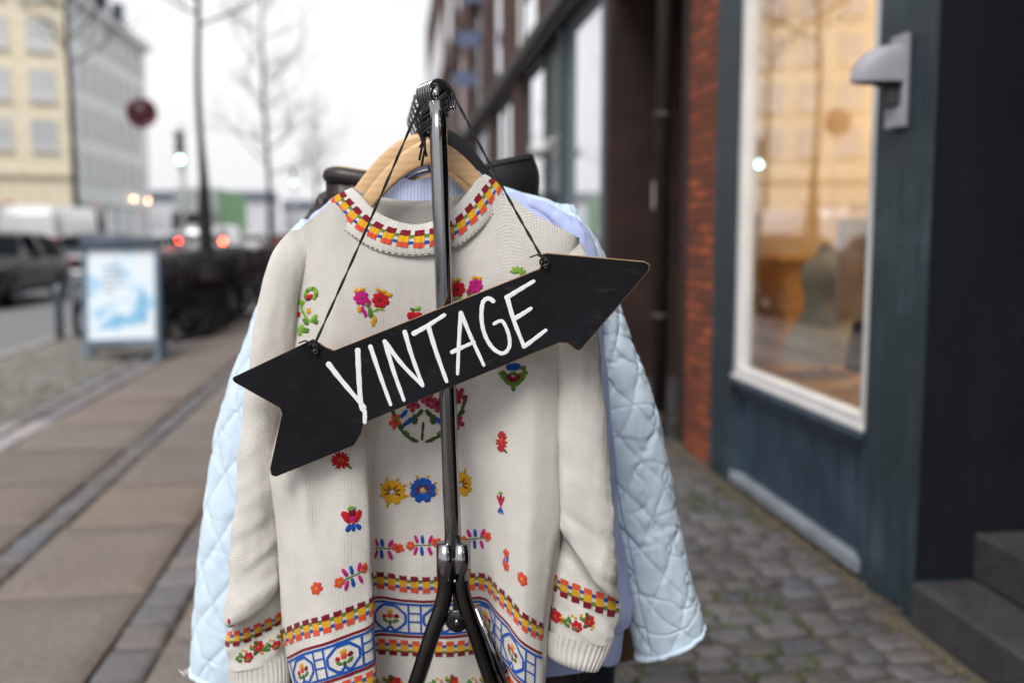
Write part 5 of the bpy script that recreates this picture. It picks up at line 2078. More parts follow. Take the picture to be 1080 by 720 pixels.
# mezzanine windows above the cornice, brick piers between
y = 8.55
k = 0
while y < 50:
    front_window(y, y + 2.3, 3.79, 6.1, 'frame_white' if k % 3 else 'frame_blue', mull=(0.5,))
    pier(y + 2.31, y + 4.1, 3.78, 6.29)
    y += 4.12
    k += 1
y = 9.4
while y < 50:
    mb = MB()
    mb.box(XF - 0.055, XF - 0.041, y, y + 1.2, 7.0, 8.9)
    f_ = mb.build('window', 'frame_white', tr, origin=to)
    mb = MB()
    mb.box(XF - 0.064, XF - 0.056, y + 0.07, y + 1.13, 7.07, 8.83)
    mb.build('pane', 'street_glass', f_, origin=to)
    y += 2.06
for y in (17.4, 22.3, 27.5, 33.0):
    mb = MB()
    mb.box(XF - 0.12, XF - 0.042, y, y + 0.5, 3.62, 11.5)
    mb.build('pilaster', 'brick_brown', tr, origin=to)
for y, z in ((18.6, 5.5), (19.6, 4.9), (20.6, 4.3)):
    mb = MB()
    mb.box(XF - 0.55, XF - 0.10, y, y + 0.05, z, z + 0.24)
    mb.box(XF - 0.58, XF + 0.0, y + 0.015, y + 0.035, z + 0.25, z + 0.28)
    mb.build('blade_sign', 'flag_blue', tr, origin=to)
mb = MB()
mb.sphere((XF - 0.10, 11.6, 2.30), 0.13, 0, 16, (1, 1.3, 0.8))
mb.tube([(XF + 0.12, 11.6, 2.42), (XF - 0.02, 11.6, 2.40)], 0.02, 8)
tag(mb.build('globe_lamp', 'frame_white', origin=(XF, 11.6, 2.3), loc=(XF, 11.6, 2.3)), 'white globe lamp beside the dark door of the brick terrace', 'lamp')
# ================================================================== DOWN THE STREET
varied('bark', (0.014, 0.016, 0.016), 0.95, scale=12, amt=0.4, bump=0.6, bscale=40, bdist=0.01)
varied('alu_blue', (0.13, 0.18, 0.24), 0.4, 0.3, scale=6, amt=0.12)
varied('alu_dark', (0.075, 0.10, 0.14), 0.5, 0.2, scale=6, amt=0.15)
varied('galvanised', (0.16, 0.20, 0.24), 0.5, 0.4, scale=10, amt=0.2)
varied('pole_pale', (0.42, 0.44, 0.46), 0.5, 0.3, scale=10, amt=0.1)
varied('rubber', (0.008, 0.008, 0.009), 0.9, scale=20, amt=0.3, Specular_IOR_Level=0.15)
varied('rim_dark', (0.05, 0.055, 0.06), 0.5, 0.4, scale=10, amt=0.2)
varied('bike_black', (0.006, 0.0065, 0.008), 0.5, scale=9, amt=0.3, Specular_IOR_Level=0.2)
varied('bike_maroon', (0.05, 0.008, 0.011), 0.5, scale=9, amt=0.3, Specular_IOR_Level=0.2)
varied('bike_blue', (0.012, 0.022, 0.05), 0.5, scale=9, amt=0.3, Specular_IOR_Level=0.2)
varied('bike_lilac', (0.35, 0.27, 0.42), 0.4, scale=9, amt=0.2)
varied('saddle_leather', (0.022, 0.018, 0.016), 0.5, scale=20, amt=0.3)
varied('basket_grey', (0.035, 0.032, 0.030), 0.7, scale=30, amt=0.3)
varied('car_black', (0.006, 0.0065, 0.008), 0.3, 0.0, scale=2, amt=0.2, Coat_Weight=0.25)
varied('car_white', (0.74, 0.75, 0.77), 0.25, 0.0, scale=2, amt=0.04, Coat_Weight=1.0)
varied('car_silver', (0.42, 0.43, 0.45), 0.28, 0.5, scale=2, amt=0.06, Coat_Weight=1.0)
varied('car_navy', (0.010, 0.013, 0.026), 0.3, 0.0, scale=2, amt=0.2, Coat_Weight=0.3)
varied('car_red', (0.22, 0.012, 0.014), 0.2, 0.0, scale=2, amt=0.2, Coat_Weight=1.0)
varied('trim_black', (0.015, 0.015, 0.016), 0.6, scale=10, amt=0.2)
varied('tail_red', (0.42, 0.012, 0.014), 0.25, scale=6, amt=0.1)
varied('lamp_clear', (0.70, 0.72, 0.74), 0.15, 0.4, scale=6, amt=0.1)
varied('truck_grey', (0.30, 0.32, 0.32), 0.5, scale=1, amt=0.08)
varied('truck_green', (0.13, 0.36, 0.12), 0.5, scale=1, amt=0.12)
emit('light_red', (1.0, 0.045, 0.018), 46.0)
emit('light_white', (1.0, 0.96, 0.88), 40.0)
emit('light_green', (0.45, 1.0, 0.85), 9.0)
emit('light_pale', (0.7, 1.0, 0.97), 4.0)
emit('light_warm', (1.0, 0.62, 0.36), 9.0)

# ------------------------------------------------------------------ poster stand
AX, AYY = -2.88, 11.05
ab = empty('poster_stand', 'blue-grey framed pavement poster stand with a pale blue poster', 'poster stand', (AX, AYY, 0), 0.10)
AW, AH, LEAN = 0.385, 1.30, 0.26


def lean(x, z, d=0.0, s=1):
    """point on the front (s=1) or back leaf"""
    return (x, s * (-(LEAN) * (1 - z / AH)) + (LEAN - 0.0) * 0 - s * d + 0.26 * 0, z)


for s, nm in ((1, 'front_leaf'), (-1, 'back_leaf')):
    mb = MB()
    for x in (-AW, AW - 0.052):
        mb.prism([lean(x, 0.0, 0, s), lean(x + 0.052, 0.0, 0, s), lean(x + 0.052, AH - .12, 0, s), lean(x, AH - .12, 0, s)], (0, s * 0.035, 0))
    mb.prism([lean(-AW + .053, 0.17, 0, s), lean(AW - .053, 0.17, 0, s), lean(AW - .053, 0.235, 0, s), lean(-AW + .053, 0.235, 0, s)], (0, s * 0.035, 0))
    leaf = mb.build(nm, 'alu_blue', ab, bevel=0.006, fixn=True)
    mb = MB()
    mb.prism([lean(-AW + .045, 0.225, -0.012, s), lean(AW - .045, 0.225, -0.012, s), lean(AW - .045, AH - .125, -0.012, s), lean(-AW + .045, AH - .125, -0.012, s)], (0, s * 0.008, 0))
    mb.build('poster', 'poster', leaf, fixn=True) if 'poster' in MATS else None
    if 'poster' not in MATS:
        m, t = newmat('poster', (0.72, 0.80, 0.86), 0.35)
        co = t.coords('Object')
        n1 = t.noise(t.coords('Object', (1.3, 1.3, 1.6)), 2.4, 3, 0.5)
        c = t.ramp(n1, [(0.40, (0.74, 0.80, 0.85)), (0.54, (0.66, 0.78, 0.87)), (0.64, (0.30, 0.55, 0.78))])
        t.l(c, t.bsdf.inputs['Base Color'])
        mb.build('poster', 'poster', leaf, fixn=True)
varied('print_grey', (0.36, 0.40, 0.44), 0.5, scale=6, amt=0.1)
varied('print_blue', (0.22, 0.48, 0.72), 0.5, scale=6, amt=0.2)
mb = MB()
for k, (z, w_) in enumerate(((0.96, .20), (0.90, .23), (0.84, .17), (0.78, .22), (0.72, .12))):
    mb.prism([lean(-.18, z, -0.0115), lean(-.18 + w_, z, -0.0115), lean(-.18 + w_, z + .026, -0.0115), lean(-.18, z + .026, -0.0115)], (0, .001, 0), 0)
mb.prism([lean(.02, .36, -0.0112), lean(.26, .40, -0.0112), lean(.27, .66, -0.0112), lean(.20, .78, -0.0112), lean(.13, .56, -0.0112)], (0, .001, 0), 1)
mb.prism([lean(-.24, .34, -0.0111), lean(-.02, .33, -0.0111), lean(.08, .47, -0.0111), lean(-.06, .50, -0.0111)], (0, .001, 0), 1)
mb.build('print', ['print_grey', 'print_blue'], ab.children[0], fixn=True)
mb = MB()
mb.box(-AW - 0.012, AW + 0.012, -0.075, 0.075, AH - 0.118, AH)
mb.build('header', 'alu_dark', ab, bevel=0.02)

# ------------------------------------------------------------------ bollard, bicycle hoops
mb = MB()
mb.lathe([(0.0, -0.02), (0.052, -0.02), (0.052, 0.60), (0.058, 0.605), (0.058, 0.63), (0.050, 0.65), (0.045, 0.675), (0.025, 0.70), (0.0, 0.705)], 24)
bl = mb.build('bollard', 'galvanised', loc=(-4.20, 13.1, 0))
tag(bl, 'round topped grey steel bollard at the kerb left of the poster stand', 'bollard')
for k, (x, y) in enumerate(((-3.92, 13.5), (-3.72, 14.1))):
    mb = MB()
    mb.tube([(0, -.3, -0.03), (0, -.3, .55), (0, -.27, .66), (0, -.2, .72), (0, 0, .735), (0, .2, .72), (0, .27, .66), (0, .3, .55), (0, .3, -0.03)], 0.022, 12)
    tag(mb.build('bicycle_hoop', 'galvanised', loc=(x, y, 0), rotz=1.1), ('bent steel bicycle hoop next to the round topped bollard', 'bent steel bicycle hoop half hidden by the poster stand')[k], 'bicycle stand', 'bicycle hoops by the kerb')


# ------------------------------------------------------------------ bicycles
def make_bike(paint, basket=False):
    o = empty('bicycle', 'x', 'bicycle')
    R = 0.335
    for x in (-0.52, 0.54):
        mb = MB()
        mb.tube([(x + R * math.cos(g), 0, R + R * math.sin(g)) for g in np.linspace(0, 2 * PI, 30)[:-1]], 0.019, 7, 0, closed=True)
        wh = mb.build('wheel', 'rubber', o)
        mb = MB()
        mb.tube([(x + .305 * math.cos(g), 0, R + .305 * math.sin(g)) for g in np.linspace(0, 2 * PI, 30)[:-1]], 0.010, 6, 0, closed=True)
        for i in range(18):
            g = 2 * PI * i / 18
            mb.tube([(x, 0.02 * (-1) ** i, R), (x + .3 * math.cos(g), 0, R + .3 * math.sin(g))], 0.0018, 4)
        mb.tube([(x, -0.05, R), (x, 0.05, R)], 0.022, 10)
        mb.build('rim', 'rim_dark', wh)
        mb = MB()
        rr = R + 0.035
        gs = np.linspace(0.1, 2.9, 16) if x < 0 else np.linspace(0.9, 3.3, 16)
        for dy in (-0.022, 0.0, 0.022):
            mb.tube([(x + rr * math.cos(g), dy, R + rr * math.sin(g)) for g in gs], 0.008, 5)
        mb.build('mudguard', paint, o)
    mb = MB()
    bb, st_, hd, hb = (0.0, 0, 0.29), (-0.17, 0, 0.80), (0.36, 0, 0.86), (0.40, 0, 0.70)
    mb.tube([bb, st_], 0.016, 10)
    mb.tube([bb, (0.2, 0, .42), hb], 0.019, 10)
    mb.tube([(-0.06, 0, 0.50), (.15, 0, .60), hd], 0.016, 10)
    mb.tube([hd, hb], 0.021, 10)
    for s in (-1, 1):
        mb.tube([bb, (-0.52, 0.055 * s, R)], 0.010, 8)
        mb.tube([(-0.14, 0, .70), (-0.52, 0.055 * s, R)], 0.009, 8)
        mb.tube([(0.41, 0.04 * s, 0.68), (0.46, 0.055 * s, .55), (0.54, 0.055 * s, R)], 0.011, 8)
    mb.build('frame', paint, o)
    mb = MB()
    mb.tube([hd, (0.335, 0, 1.0)], 0.012, 10)
    mb.tube([(0.12, -.29, 1.03), (0.22, -.28, 1.06), (0.33, -.16, 1.06), (0.36, 0, 1.0), (0.33, .16, 1.06), (0.22, .28, 1.06), (0.12, .29, 1.03)], 0.012, 10)
    mb.build('handlebar', 'rim_dark', o)
    for s in (-1, 1):
        mb = MB()
        mb.tube([(0.10, .292 * s, 1.025), (0.21, .284 * s, 1.055)], 0.018, 10)
        mb.build('grip', 'saddle_leather', o)
    mb = MB()
    mb.tube([(-.165, 0, .78), (-.20, 0, .92)], 0.013, 10)
    G = [[(-0.34 + .28 * t, w_ * math.cos(g), 0.945 + 0.03 * math.sin(g) + .015 * (1 - t)) for g in np.linspace(0, 2 * PI, 16)[:-1]] for t, w_ in ((0, .03), (.1, .085), (.35, .1), (.6, .055), (.9, .028), (1, .01))]
    mb.grid(crom(np.array(G), 3), 0, True)
    mb.build('saddle', 'saddle_leather', o)
    mb = MB()
    mb.lathe([(0.0, -.006), (.09, -.006), (.09, .006), (0, .006)], 24, 0, Matrix.Translation((0, 0.045, .29)) @ Matrix.Rotation(PI / 2, 4, 'X'))
    mb.tube([(0, .07, .29), (.11, .07, .17), (.11, .15, .17)], 0.010, 8)
    mb.tube([(0, -.07, .29), (-.11, -.07, .41), (-.11, -.15, .41)], 0.010, 8)
    mb.build('crank', 'galvanised', o)
    mb = MB()
    for dy in (-.06, 0, .06):
        mb.tube([(-.2, dy, .74), (-.72, dy, .74)], 0.007, 6)
    for s in (-1, 1):
        mb.tube([(-.62, .06 * s, .74), (-.53, .06 * s, R)], 0.007, 6)
    mb.build('luggage_rack', 'bike_black', o)
    if basket:
        mb = MB()
        G = [[(0.56 + (0.13 + .03 * t) * sx, (0.17 + .03 * t) * sy, .74 + .26 * t) for sx, sy in ((-1, -1), (1, -1), (1, 1), (-1, 1))] for t in (0, 1)]
        mb.grid(np.array(G), 0, True)
        mb.add([G[0][i] for i in range(4)], [(0, 1, 2, 3)], 0, False)
        for t in (0.0, 0.5, 1.0):
            mb.tube([(0.56 + (0.135 + .03 * t) * sx, (0.175 + .03 * t) * sy, .74 + .26 * t) for sx, sy in ((-1, -1), (1, -1), (1, 1), (-1, 1))], 0.012, 6, 0, closed=True)
        mb.build('basket', 'basket_grey', o)
    return o


protos = [make_bike('bike_black'), make_bike('bike_black', True), make_bike('bike_maroon'), make_bike('bike_blue', True), make_bike('bike_lilac')]
used = set()
near_spots = [(-2.98, 12.35, 0.75, 0), (-2.92, 12.9, 0.6, 2), (-3.02, 13.4, 0.7, 1), (-2.95, 13.95, 0.45, 0), (-3.15, 14.5, 0.58, 3), (-2.85, 15.1, 0.25, 0), (-3.1, 15.7, 0.5, 1), (-2.75, 13.3, 1.25, 0), (-2.72, 16.2, 0.2, 2),
              (-2.85, 12.65, 0.9, 0), (-2.82, 13.15, 0.8, 1), (-3.2, 13.9, 0.4, 0), (-3.1, 14.2, 0.9, 2), (-2.95, 14.85, 0.75, 0), (-3.2, 15.3, 0.3, 1), (-2.9, 15.9, 0.8, 0), (-3.3, 16.5, 0.45, 0)]
near_lab = ['black bicycle right behind the poster stand, nearest of the parked row', 'maroon bicycle between the poster stand and the tree', 'black bicycle with a front basket behind the maroon one',
            'plain black bicycle leaning beside the dark street tree', 'dark blue bicycle with a basket just beyond the street tree', 'black bicycle beyond the blue one with a basket',
            'black basket bicycle near the far end of the row by the tree', 'black bicycle standing lengthways at the edge of the walk', 'maroon bicycle at the far end of the row by the tree']
far_spots = [(-3.5 + 0.15 * (k % 3) + (0.5 if k > 5 else 0), 18.2 + 0.85 * k, 0.2 + 0.4 * ((k * 7) % 5) / 5, (0, 1, 3, 0, 0, 2, 0, 1, 4, 3, 0, 1)[k % 12]) for k in range(20)]
for k, (x, y, a, p) in enumerate(near_spots + far_spots):
    b = protos[p] if p not in used else copy_tree(protos[p])
    used.add(p)
    b.location = (x, y, 0.01)
    b.rotation_euler = (random.uniform(-.06, .06), 0, a)
    far = k >= len(near_spots)
    b['group'] = 'bicycles further down the pavement' if far else 'bicycles parked by the street tree'
    b['label'] = 'bicycle in the dark blurred row further down the pavement' if far else near_lab[k] if k < len(near_lab) else 'dark bicycle deep in the tangle round the street tree'
    if far and p == 4:
        b['label'] = 'lilac bicycle in the blurred row further down the pavement'


# ------------------------------------------------------------------ trees
def make_tree(name, label, loc, H, r0, seed, guard=0.0, group='bare street trees', spread=1.0, depth=5, first=0.32, rotz=0.0):
    rnd = random.Random(seed)
    o = empty(name, label, 'tree', loc, rotz, group)
    tk = MB()
    tw = MB()
    pts, rs = [], []
    n = 16
    x = y = 0.0
    for i in range(n + 1):
        t = i / n
        z = H * t
        x += rnd.uniform(-1, 1) * 0.028 * H / 9
        y += rnd.uniform(-1, 1) * 0.028 * H / 9
        r = r0 * (1 - 0.9 * t) + 0.006
        if i == 0:
            r *= 1.5
        pts.append(Vector((x, y, z - 0.05)))
        rs.append(r)
    if guard:
        pts2, rs2 = [], []
        for p, r in zip(pts, rs):
            if p.z < guard:
                r = max(r, r0) * 1.9
            elif p.z < guard + 0.7:
                r = r * 1.35
            pts2.append(p)
            rs2.append(r)
        rs = rs2
    tk.tube(pts, rs, 12)

    def grow(p, d, L, r, lev):
        k = 5
        q = [p]
        rr = [r]
        dd = d.copy()
        for i in range(k):
            dd = (dd + Vector((rnd.uniform(-1, 1), rnd.uniform(-1, 1), rnd.uniform(-0.5, 0.9))) * 0.22).normalized()
            q.append(q[-1] + dd * L / k)
            rr.append(r * (1 - 0.75 * (i + 1) / k) + 0.0016)
        (tk if lev == 0 else tw).tube(q, rr, 6 if lev < 2 else 4, 0, caps=False)
        if lev < depth - 2:
            for j in range(rnd.randint(3, 5)):
                i = rnd.randint(1, k)
                nd = (dd + Vector((rnd.uniform(-1, 1), rnd.uniform(-1, 1), rnd.uniform(-0.4, 0.8))) * 0.95).normalized()
                grow(q[i], nd, L * rnd.uniform(0.42, 0.66), max(rr[i] * 0.65, 0.002), lev + 1)
    nb_ = 24
    for i in range(nb_):
        t = first + (0.97 - first) * i / nb_
        p = pts[int(t * n)].lerp(pts[min(n, int(t * n) + 1)], t * n % 1)
        a = i * 2.4 + rnd.uniform(-.4, .4)
        d = Vector((math.cos(a), math.sin(a), rnd.uniform(0.25, 0.9))).normalized()
        grow(p, d, H * 0.30 * spread * (1.1 - 0.7 * t), r0 * (1 - .9 * t) * 0.42 + .004, 0)
    tk.build('trunk', 'bark', o)
    tw.build('crown', 'bark', o)
    return o


make_tree('street_tree', 'slim bare tree with a dark sheathed lower trunk between the parked bicycles', (-2.66, 14.62, 0), 8.5, 0.054, 11, 1.75, depth=4, first=0.50, spread=0.6)
make_tree('street_tree', 'bare thin tree further along the pavement, left of the sweater shoulder', (-3.52, 29.6, 0), 9.0, 0.075, 12, depth=4, first=0.34, spread=0.8)
make_tree('street_tree', 'bare street tree across the road in front of the yellow and white buildings', (-13.6, 45.5, 0), 17, 0.15, 13, depth=4, spread=0.8, first=0.50)
make_tree('street_tree', 'small pale bare tree far down the pavement', (-3.4, 46, 0), 7.5, 0.07, 14, depth=4, first=0.4, spread=0.7)


# ------------------------------------------------------------------ road sign and signals
rs_ = empty('road_sign', 'round red rimmed no-stopping sign on a thin grey post', 'road sign', (-3.96, 16.75, 0), 0.14)
mb = MB()
mb.tube([(0, 0.03, -0.05), (0, 0.03, 3.52)], 0.020, 12)
mb.build('post', 'pole_pale', rs_)
varied('sign_red', (0.10, 0.003, 0.014), 0.4, scale=6, amt=0.1)
varied('sign_blue', (0.012, 0.004, 0.010), 0.4, scale=6, amt=0.1)
mb = MB()
mb.lathe([(0, -.004), (.235, -.004), (.238, .004), (0, .004)], 40, 0, Matrix.Translation((0, -0.012, 3.24)) @ Matrix.Rotation(PI / 2, 4, 'X'))
disc = mb.build('disc', 'sign_blue', rs_)
mb = MB()
mb.lathe([(.165, .0055), (.165, .010), (.236, .010), (.236, .0055)], 40, 0, Matrix.Translation((0, -0.012, 3.24)) @ Matrix.Rotation(PI / 2, 4, 'X'))
mb.build('rim', 'sign_red', disc)
mb = MB()
for s in (1, -1):
    dx, dz = 0.13, 0.13 * s
    nx_, nz_ = -dz / 0.184 * 0.024, dx / 0.184 * 0.024
    mb.prism([(-dx - nx_, -0.0175 - (0.001 if s > 0 else 0), 3.24 - dz - nz_), (dx - nx_, -0.0175 - (0.001 if s > 0 else 0), 3.24 + dz - nz_), (dx + nx_, -0.0175 - (0.001 if s > 0 else 0), 3.24 + dz + nz_), (-dx + nx_, -0.0175 - (0.001 if s > 0 else 0), 3.24 - dz + nz_)], (0, -0.003, 0))
mb.build('cross', 'sign_red', disc, fixn=True)


def signal(label, loc, zl, glow, H):
    o = empty('traffic_light', label, 'traffic light', loc, 0.0)
    mb = MB()
    mb.tube([(0, 0.10, -0.05), (0, 0.10, H)], 0.05, 12)
    mb.build('post', 'pole_pale', o)
    mb = MB()
    mb.box(-0.085, 0.085, -0.08, 0.048, zl - 0.12, zl + 0.58)
    h = mb.build('housing', 'pole_pale', o, bevel=0.02)
    for k, m in enumerate((glow, 'trim_black', 'trim_black')):
        mb = MB()
        mb.sphere((0, -0.085, zl + 0.23 * k), 0.062, 0, 16, (1, 0.35, 1))
        mb.build('lens', m, o)
        mb = MB()
        mb.lathe([(0.095, 0), (0.098, 0.15), (0.102, 0.15), (0.10, 0)], 16, 0, Matrix.Translation((0, -0.083, zl + 0.23 * k)) @ Matrix.Rotation(PI / 2, 4, 'X'), 0, PI)
        mb.build('visor', 'trim_black', h)
    return o


signal('traffic light glowing green above the far end of the parked bicycles', (-4.36, 21.6, 0), 2.84, 'light_green', 3.55)
signal('distant traffic light seen pale against the sky left of the sweater', (-4.36, 45.5, 0), 3.55, 'light_pale', 4.3)


# ------------------------------------------------------------------ vehicles (front towards -y)
def make_car(label, loc, L, Wd, Ht, paint, kind='estate', tail=None, head=None, rotz=0.0, rearwin=True, name='parked_car', cat='car', group='cars along the street'):
    o = empty(name, label, cat, loc, rotz, group)
    w2 = Wd / 2
    if kind == 'van':
        prof = [(0, .55, .80), (.02, .62, .92), (.10, .66, 1.06), (.15, .68, 1.15), (.26, .70, Ht - .08), (.34, .70, Ht), (.6, .70, Ht), (.97, .70, Ht - .02), (.995, .66, Ht - .08), (1, .6, Ht - .3)]
        belt = 1.12
    else:
        prof = [(0, .42, .62), (.02, .48, .72), (.10, .52, .84), (.24, .54, .93), (.29, .55, .98), (.42, .56, Ht - .05), (.52, .56, Ht), (.72, .56, Ht - .02), (.86, .56, Ht - .10), (.95, .55, Ht - .42), (.985, .52, .98), (1, .46, .80)]
        belt = 0.92
    prof = np.array(prof)
    G = []
    ts = np.concatenate([np.linspace(0, 1, 45)])
    sec = []
    for t in ts:
        zt = float(np.interp(t, prof[:, 0], prof[:, 2]))
        end = min(1, min(t, 1 - t) / 0.06 + 0.55) ** 0.5
        wv = w2 * (0.86 + 0.14 * min(1, min(t, 1 - t) / 0.10))
        zb = 0.24 + 0.14 * (1 - min(1, min(t, 1 - t) / 0.05))
        bz = min(belt, zt - 0.03)
        hr = wv * (0.97 - 0.27 * max(0, min(1, (zt - belt) / 0.5))) if kind != 'van' else wv * (0.97 - 0.10 * max(0, min(1, (zt - belt) / 0.5)))
        half = [(wv * .80, zb), (wv * .95, zb + .05), (wv, (zb + bz) / 2 - .02), (wv * .985, bz - .06), (wv * .955, bz), ((wv * .955 + hr) / 2 + .01, (bz + zt - .05) / 2), (hr, zt - .07 if zt > bz + .1 else zt - .02), (hr * .9, zt - .018), (hr * .5, zt), (0, zt + .005)]
        full = half + [(-x, z) for x, z in half[-2::-1]]
        sec.append(full)
        G.append([(x, (t - .5) * L, z) for x, z in full])
    G = np.array(G)
    mb = MB()
    mb.grid(G, 0)
    for e in (0, -1):
        mb.add(G[e], [tuple(range(G.shape[1]))], 0, False)
    body = mb.build('body', paint, o, fixn=True)
    nI = G.shape[1]
    nrm = normals(G)
    cen = G.mean(axis=(0, 1))

    def patch(name, i0, i1, j0, j1, off=0.006):
        P = G[i0:i1 + 1, j0:j1 + 1].copy()
        N = nrm[i0:i1 + 1, j0:j1 + 1]
        sgn = np.sign(((P - cen) * N).sum(-1, keepdims=True))
        P = P + N * sgn * off
        mb = MB()
        mb.grid(P, 0)
        mb.build(name, 'dark_glass', body)
    if kind == 'van':
        patch('windscreen', 7, 12, 6, nI - 7)
        for j in ((4, 6), (nI - 7, nI - 5)):
            patch('side_window', 10, 15, *j)
        if rearwin:
            mb = MB()
            for x in (-w2 * .52, w2 * .52):
                mb.box(x - .36, x + .36, L / 2 + 0.002, L / 2 + .010, 1.15, Ht - .45)
            mb.build('rear_window', 'dark_glass', body)
    else:
        patch('windscreen', 13, 18, 6, nI - 7)
        patch('rear_window', 38, 42, 6, nI - 7)
        for j in ((4, 6), (nI - 7, nI - 5)):
            patch('side_window', 18, 25, *j)
            patch('side_window', 27, 33, *j)
            patch('side_window', 34, 38, *j)
    R = 0.32
    for y in (-L * .31, L * .29):
        for s in (-1, 1):
            M = Matrix.Translation((s * (w2 - .10), y, R)) @ Matrix.Rotation(PI / 2 * s, 4, 'Y')
            mb = MB()
            mb.lathe([(R - .10, -.10), (R - .02, -.105), (R, -.08), (R, .09), (R - .02, .11), (R - .10, .112)], 24, 0, M)
            wh = mb.build('wheel', 'rubber', o)
            mb = MB()
            mb.lathe([(0, .105), (.05, .112), (.07, .095), (R - .13, .085), (R - .11, .110), (R - .095, .110)], 24, 0, M)
            for i in range(5):
                g = 2 * PI * i / 5
                mb.tube([M @ Vector((.04 * math.cos(g), .04 * math.sin(g), .108)), M @ Vector(((R - .12) * math.cos(g), (R - .12) * math.sin(g), .100))], 0.025, 6)
            mb.build('rim', 'galvanised', wh)
    zt_ = 0.80 if kind != 'van' else 1.08
    for s in (-1, 1):
        mb = MB()
        if tail:
            mb.box(s * w2 * .83 - .06, s * w2 * .83 + .06, L / 2 - .035, L / 2 + .012, zt_, zt_ + .13)
        else:
            mb.box(s * w2 * .83 - .13, s * w2 * .83 + .10, L / 2 - .035, L / 2 + .012, zt_ - .12, zt_ + (.10 if kind != 'van' else .22))
        mb.build('tail_light', tail or 'tail_red', o, bevel=0.02)
        mb = MB()
        mb.box(s * w2 * .70 - .15, s * w2 * .70 + .15, -L / 2 - .012, -L / 2 + .10, .58, .71)
        mb.build('headlight', head or 'lamp_clear', o, bevel=0.03)
        mb = MB()
        mb.sphere((s * (w2 + .07), -L * .17, belt + .08), 0.10, 0, 12, (1, .6, .7))
        mb.build('door_mirror', paint, o)
        for yy in (-.02 * L, .16 * L):
            mb = MB()
            mb.box(s * w2 * .985 - .012, s * w2 * .985 + .012, yy, yy + .15, belt - .14, belt - .115)
            mb.build('door_handle', 'trim_black', o)
    for yy, zz in ((-L / 2 - .02, .40), (L / 2 - .02, .42)):
        mb = MB()
        mb.box(-w2 * .85, w2 * .85, yy - .03, yy + .06, zz - .12, zz + .07)
        mb.build('bumper', 'trim_black', o, bevel=0.03)
        mb = MB()
        mb.box(-.26, .26, yy + (-.04 if yy < 0 else .061), yy + (-.031 if yy < 0 else .07), zz - .03, zz + .08)
        mb.build('number_plate', 'white_paint', o)
    return o


make_car('black estate car parked at the left edge beyond the cycle lane', (-8.25, 21.9, -.12), 4.7, 1.82, 1.50, 'car_black')
make_car('dark navy car parked behind the black estate', (-8.15, 29.4, -.12), 4.4, 1.78, 1.48, 'car_navy', rotz=PI)
make_car('tall white van behind the parked black estate', (-11.7, 37.2, -.12), 6.6, 2.0, 2.35, 'car_white', 'van', rotz=PI, rearwin=False, name='delivery_van', cat='van')
make_car('white van with two lit red tail lights among the parked cars', (-7.15, 41.2, -.12), 5.6, 1.95, 1.75, 'car_silver', 'van', tail='light_red', rotz=PI, name='delivery_van', cat='van')
make_car('silver car parked in the row before the lit van', (-8.1, 35.2, -.12), 4.3, 1.76, 1.46, 'car_silver', rotz=PI)
make_car('white car in the lane beside the lit van', (-9.9, 47.5, -.12), 4.3, 1.76, 1.46, 'car_white')
make_car('white hatchback far down the street left of the sweater', (-6.9, 49.5, -.12), 4.2, 1.75, 1.47, 'car_white', rotz=PI)
make_car('oncoming dark car with lit headlights far down the street', (-8.55, 61.0, -.12), 4.4, 1.78, 1.5, 'car_navy', head='light_white')
make_car('distant red car beside the pavement next to the sweater shoulder', (-6.0, 57.0, -.12), 4.2, 1.75, 1.47, 'car_red', rotz=PI)

# green sided lorry
lo = empty('box_lorry', 'box lorry with a grey front and a green side far down the road', 'lorry', (-11.4, 66, -.12))
lor = (-11.4, 66, -.12)
mb = MB()
mb.box(-1.25, 1.25, -5.6, 5.5, 0.95, 4.05, 0)
b_ = mb.build('cargo_box', 'truck_grey', lo, bevel=0.04)
for s in (-1, 1):
    mb = MB()
    mb.box(s * 1.256 - .004, s * 1.256 + .004, -5.4, 5.3, 1.1, 3.95)
    mb.build('side_panel', 'truck_green', b_)
mb = MB()
mb.prism([(-1.15, -7.3, .5), (-1.15, -7.45, 1.4), (-1.15, -7.1, 2.75), (-1.15, -5.7, 2.85), (-1.15, -5.7, .5)], (2.3, 0, 0))
cb = mb.build('cab', 'truck_grey', lo, bevel=0.08, fixn=True)
mb = MB()
mb.prism([(-1.05, -7.47, 1.5), (1.05, -7.47, 1.5), (1.05, -7.15, 2.62), (-1.05, -7.15, 2.62)], (0, -.01, 0))
mb.build('windscreen', 'dark_glass', cb, fixn=True)
for s in (-1, 1):
    mb = MB()
    mb.box(s * 0.85 - .15, s * 0.85 + .15, -7.50, -7.40, .75, .92)
    mb.build('headlight', 'lamp_clear', cb)
    for y in (-6.5, 2.6, 3.8):
        mb = MB()
        mb.lathe([(0, -.14), (.46, -.14), (.48, -.1), (.48, .1), (.46, .14), (0, .14)], 20, 0, Matrix.Translation((s * 1.08, y, .48)) @ Matrix.Rotation(PI / 2, 4, 'Y'))
        mb.build('wheel', 'rubber', lo)

# ------------------------------------------------------------------ buildings across the street
painted('stucco_yellow', (0.74, 0.665, 0.50), (0.81, 0.745, 0.60), 0.85)
painted('stucco_white', (0.80, 0.80, 0.81), (0.86, 0.86, 0.87), 0.85)
painted('stucco_cream', (0.60, 0.54, 0.42), (0.66, 0.60, 0.50), 0.85)
varied('roof_slate', (0.060, 0.070, 0.095), 0.7, scale=2, amt=0.25)
varied('far_wall', (0.50, 0.51, 0.54), 0.85, scale=0.4, amt=0.12)
varied('shop_red', (0.50, 0.12, 0.05), 0.6, scale=2, amt=0.2)


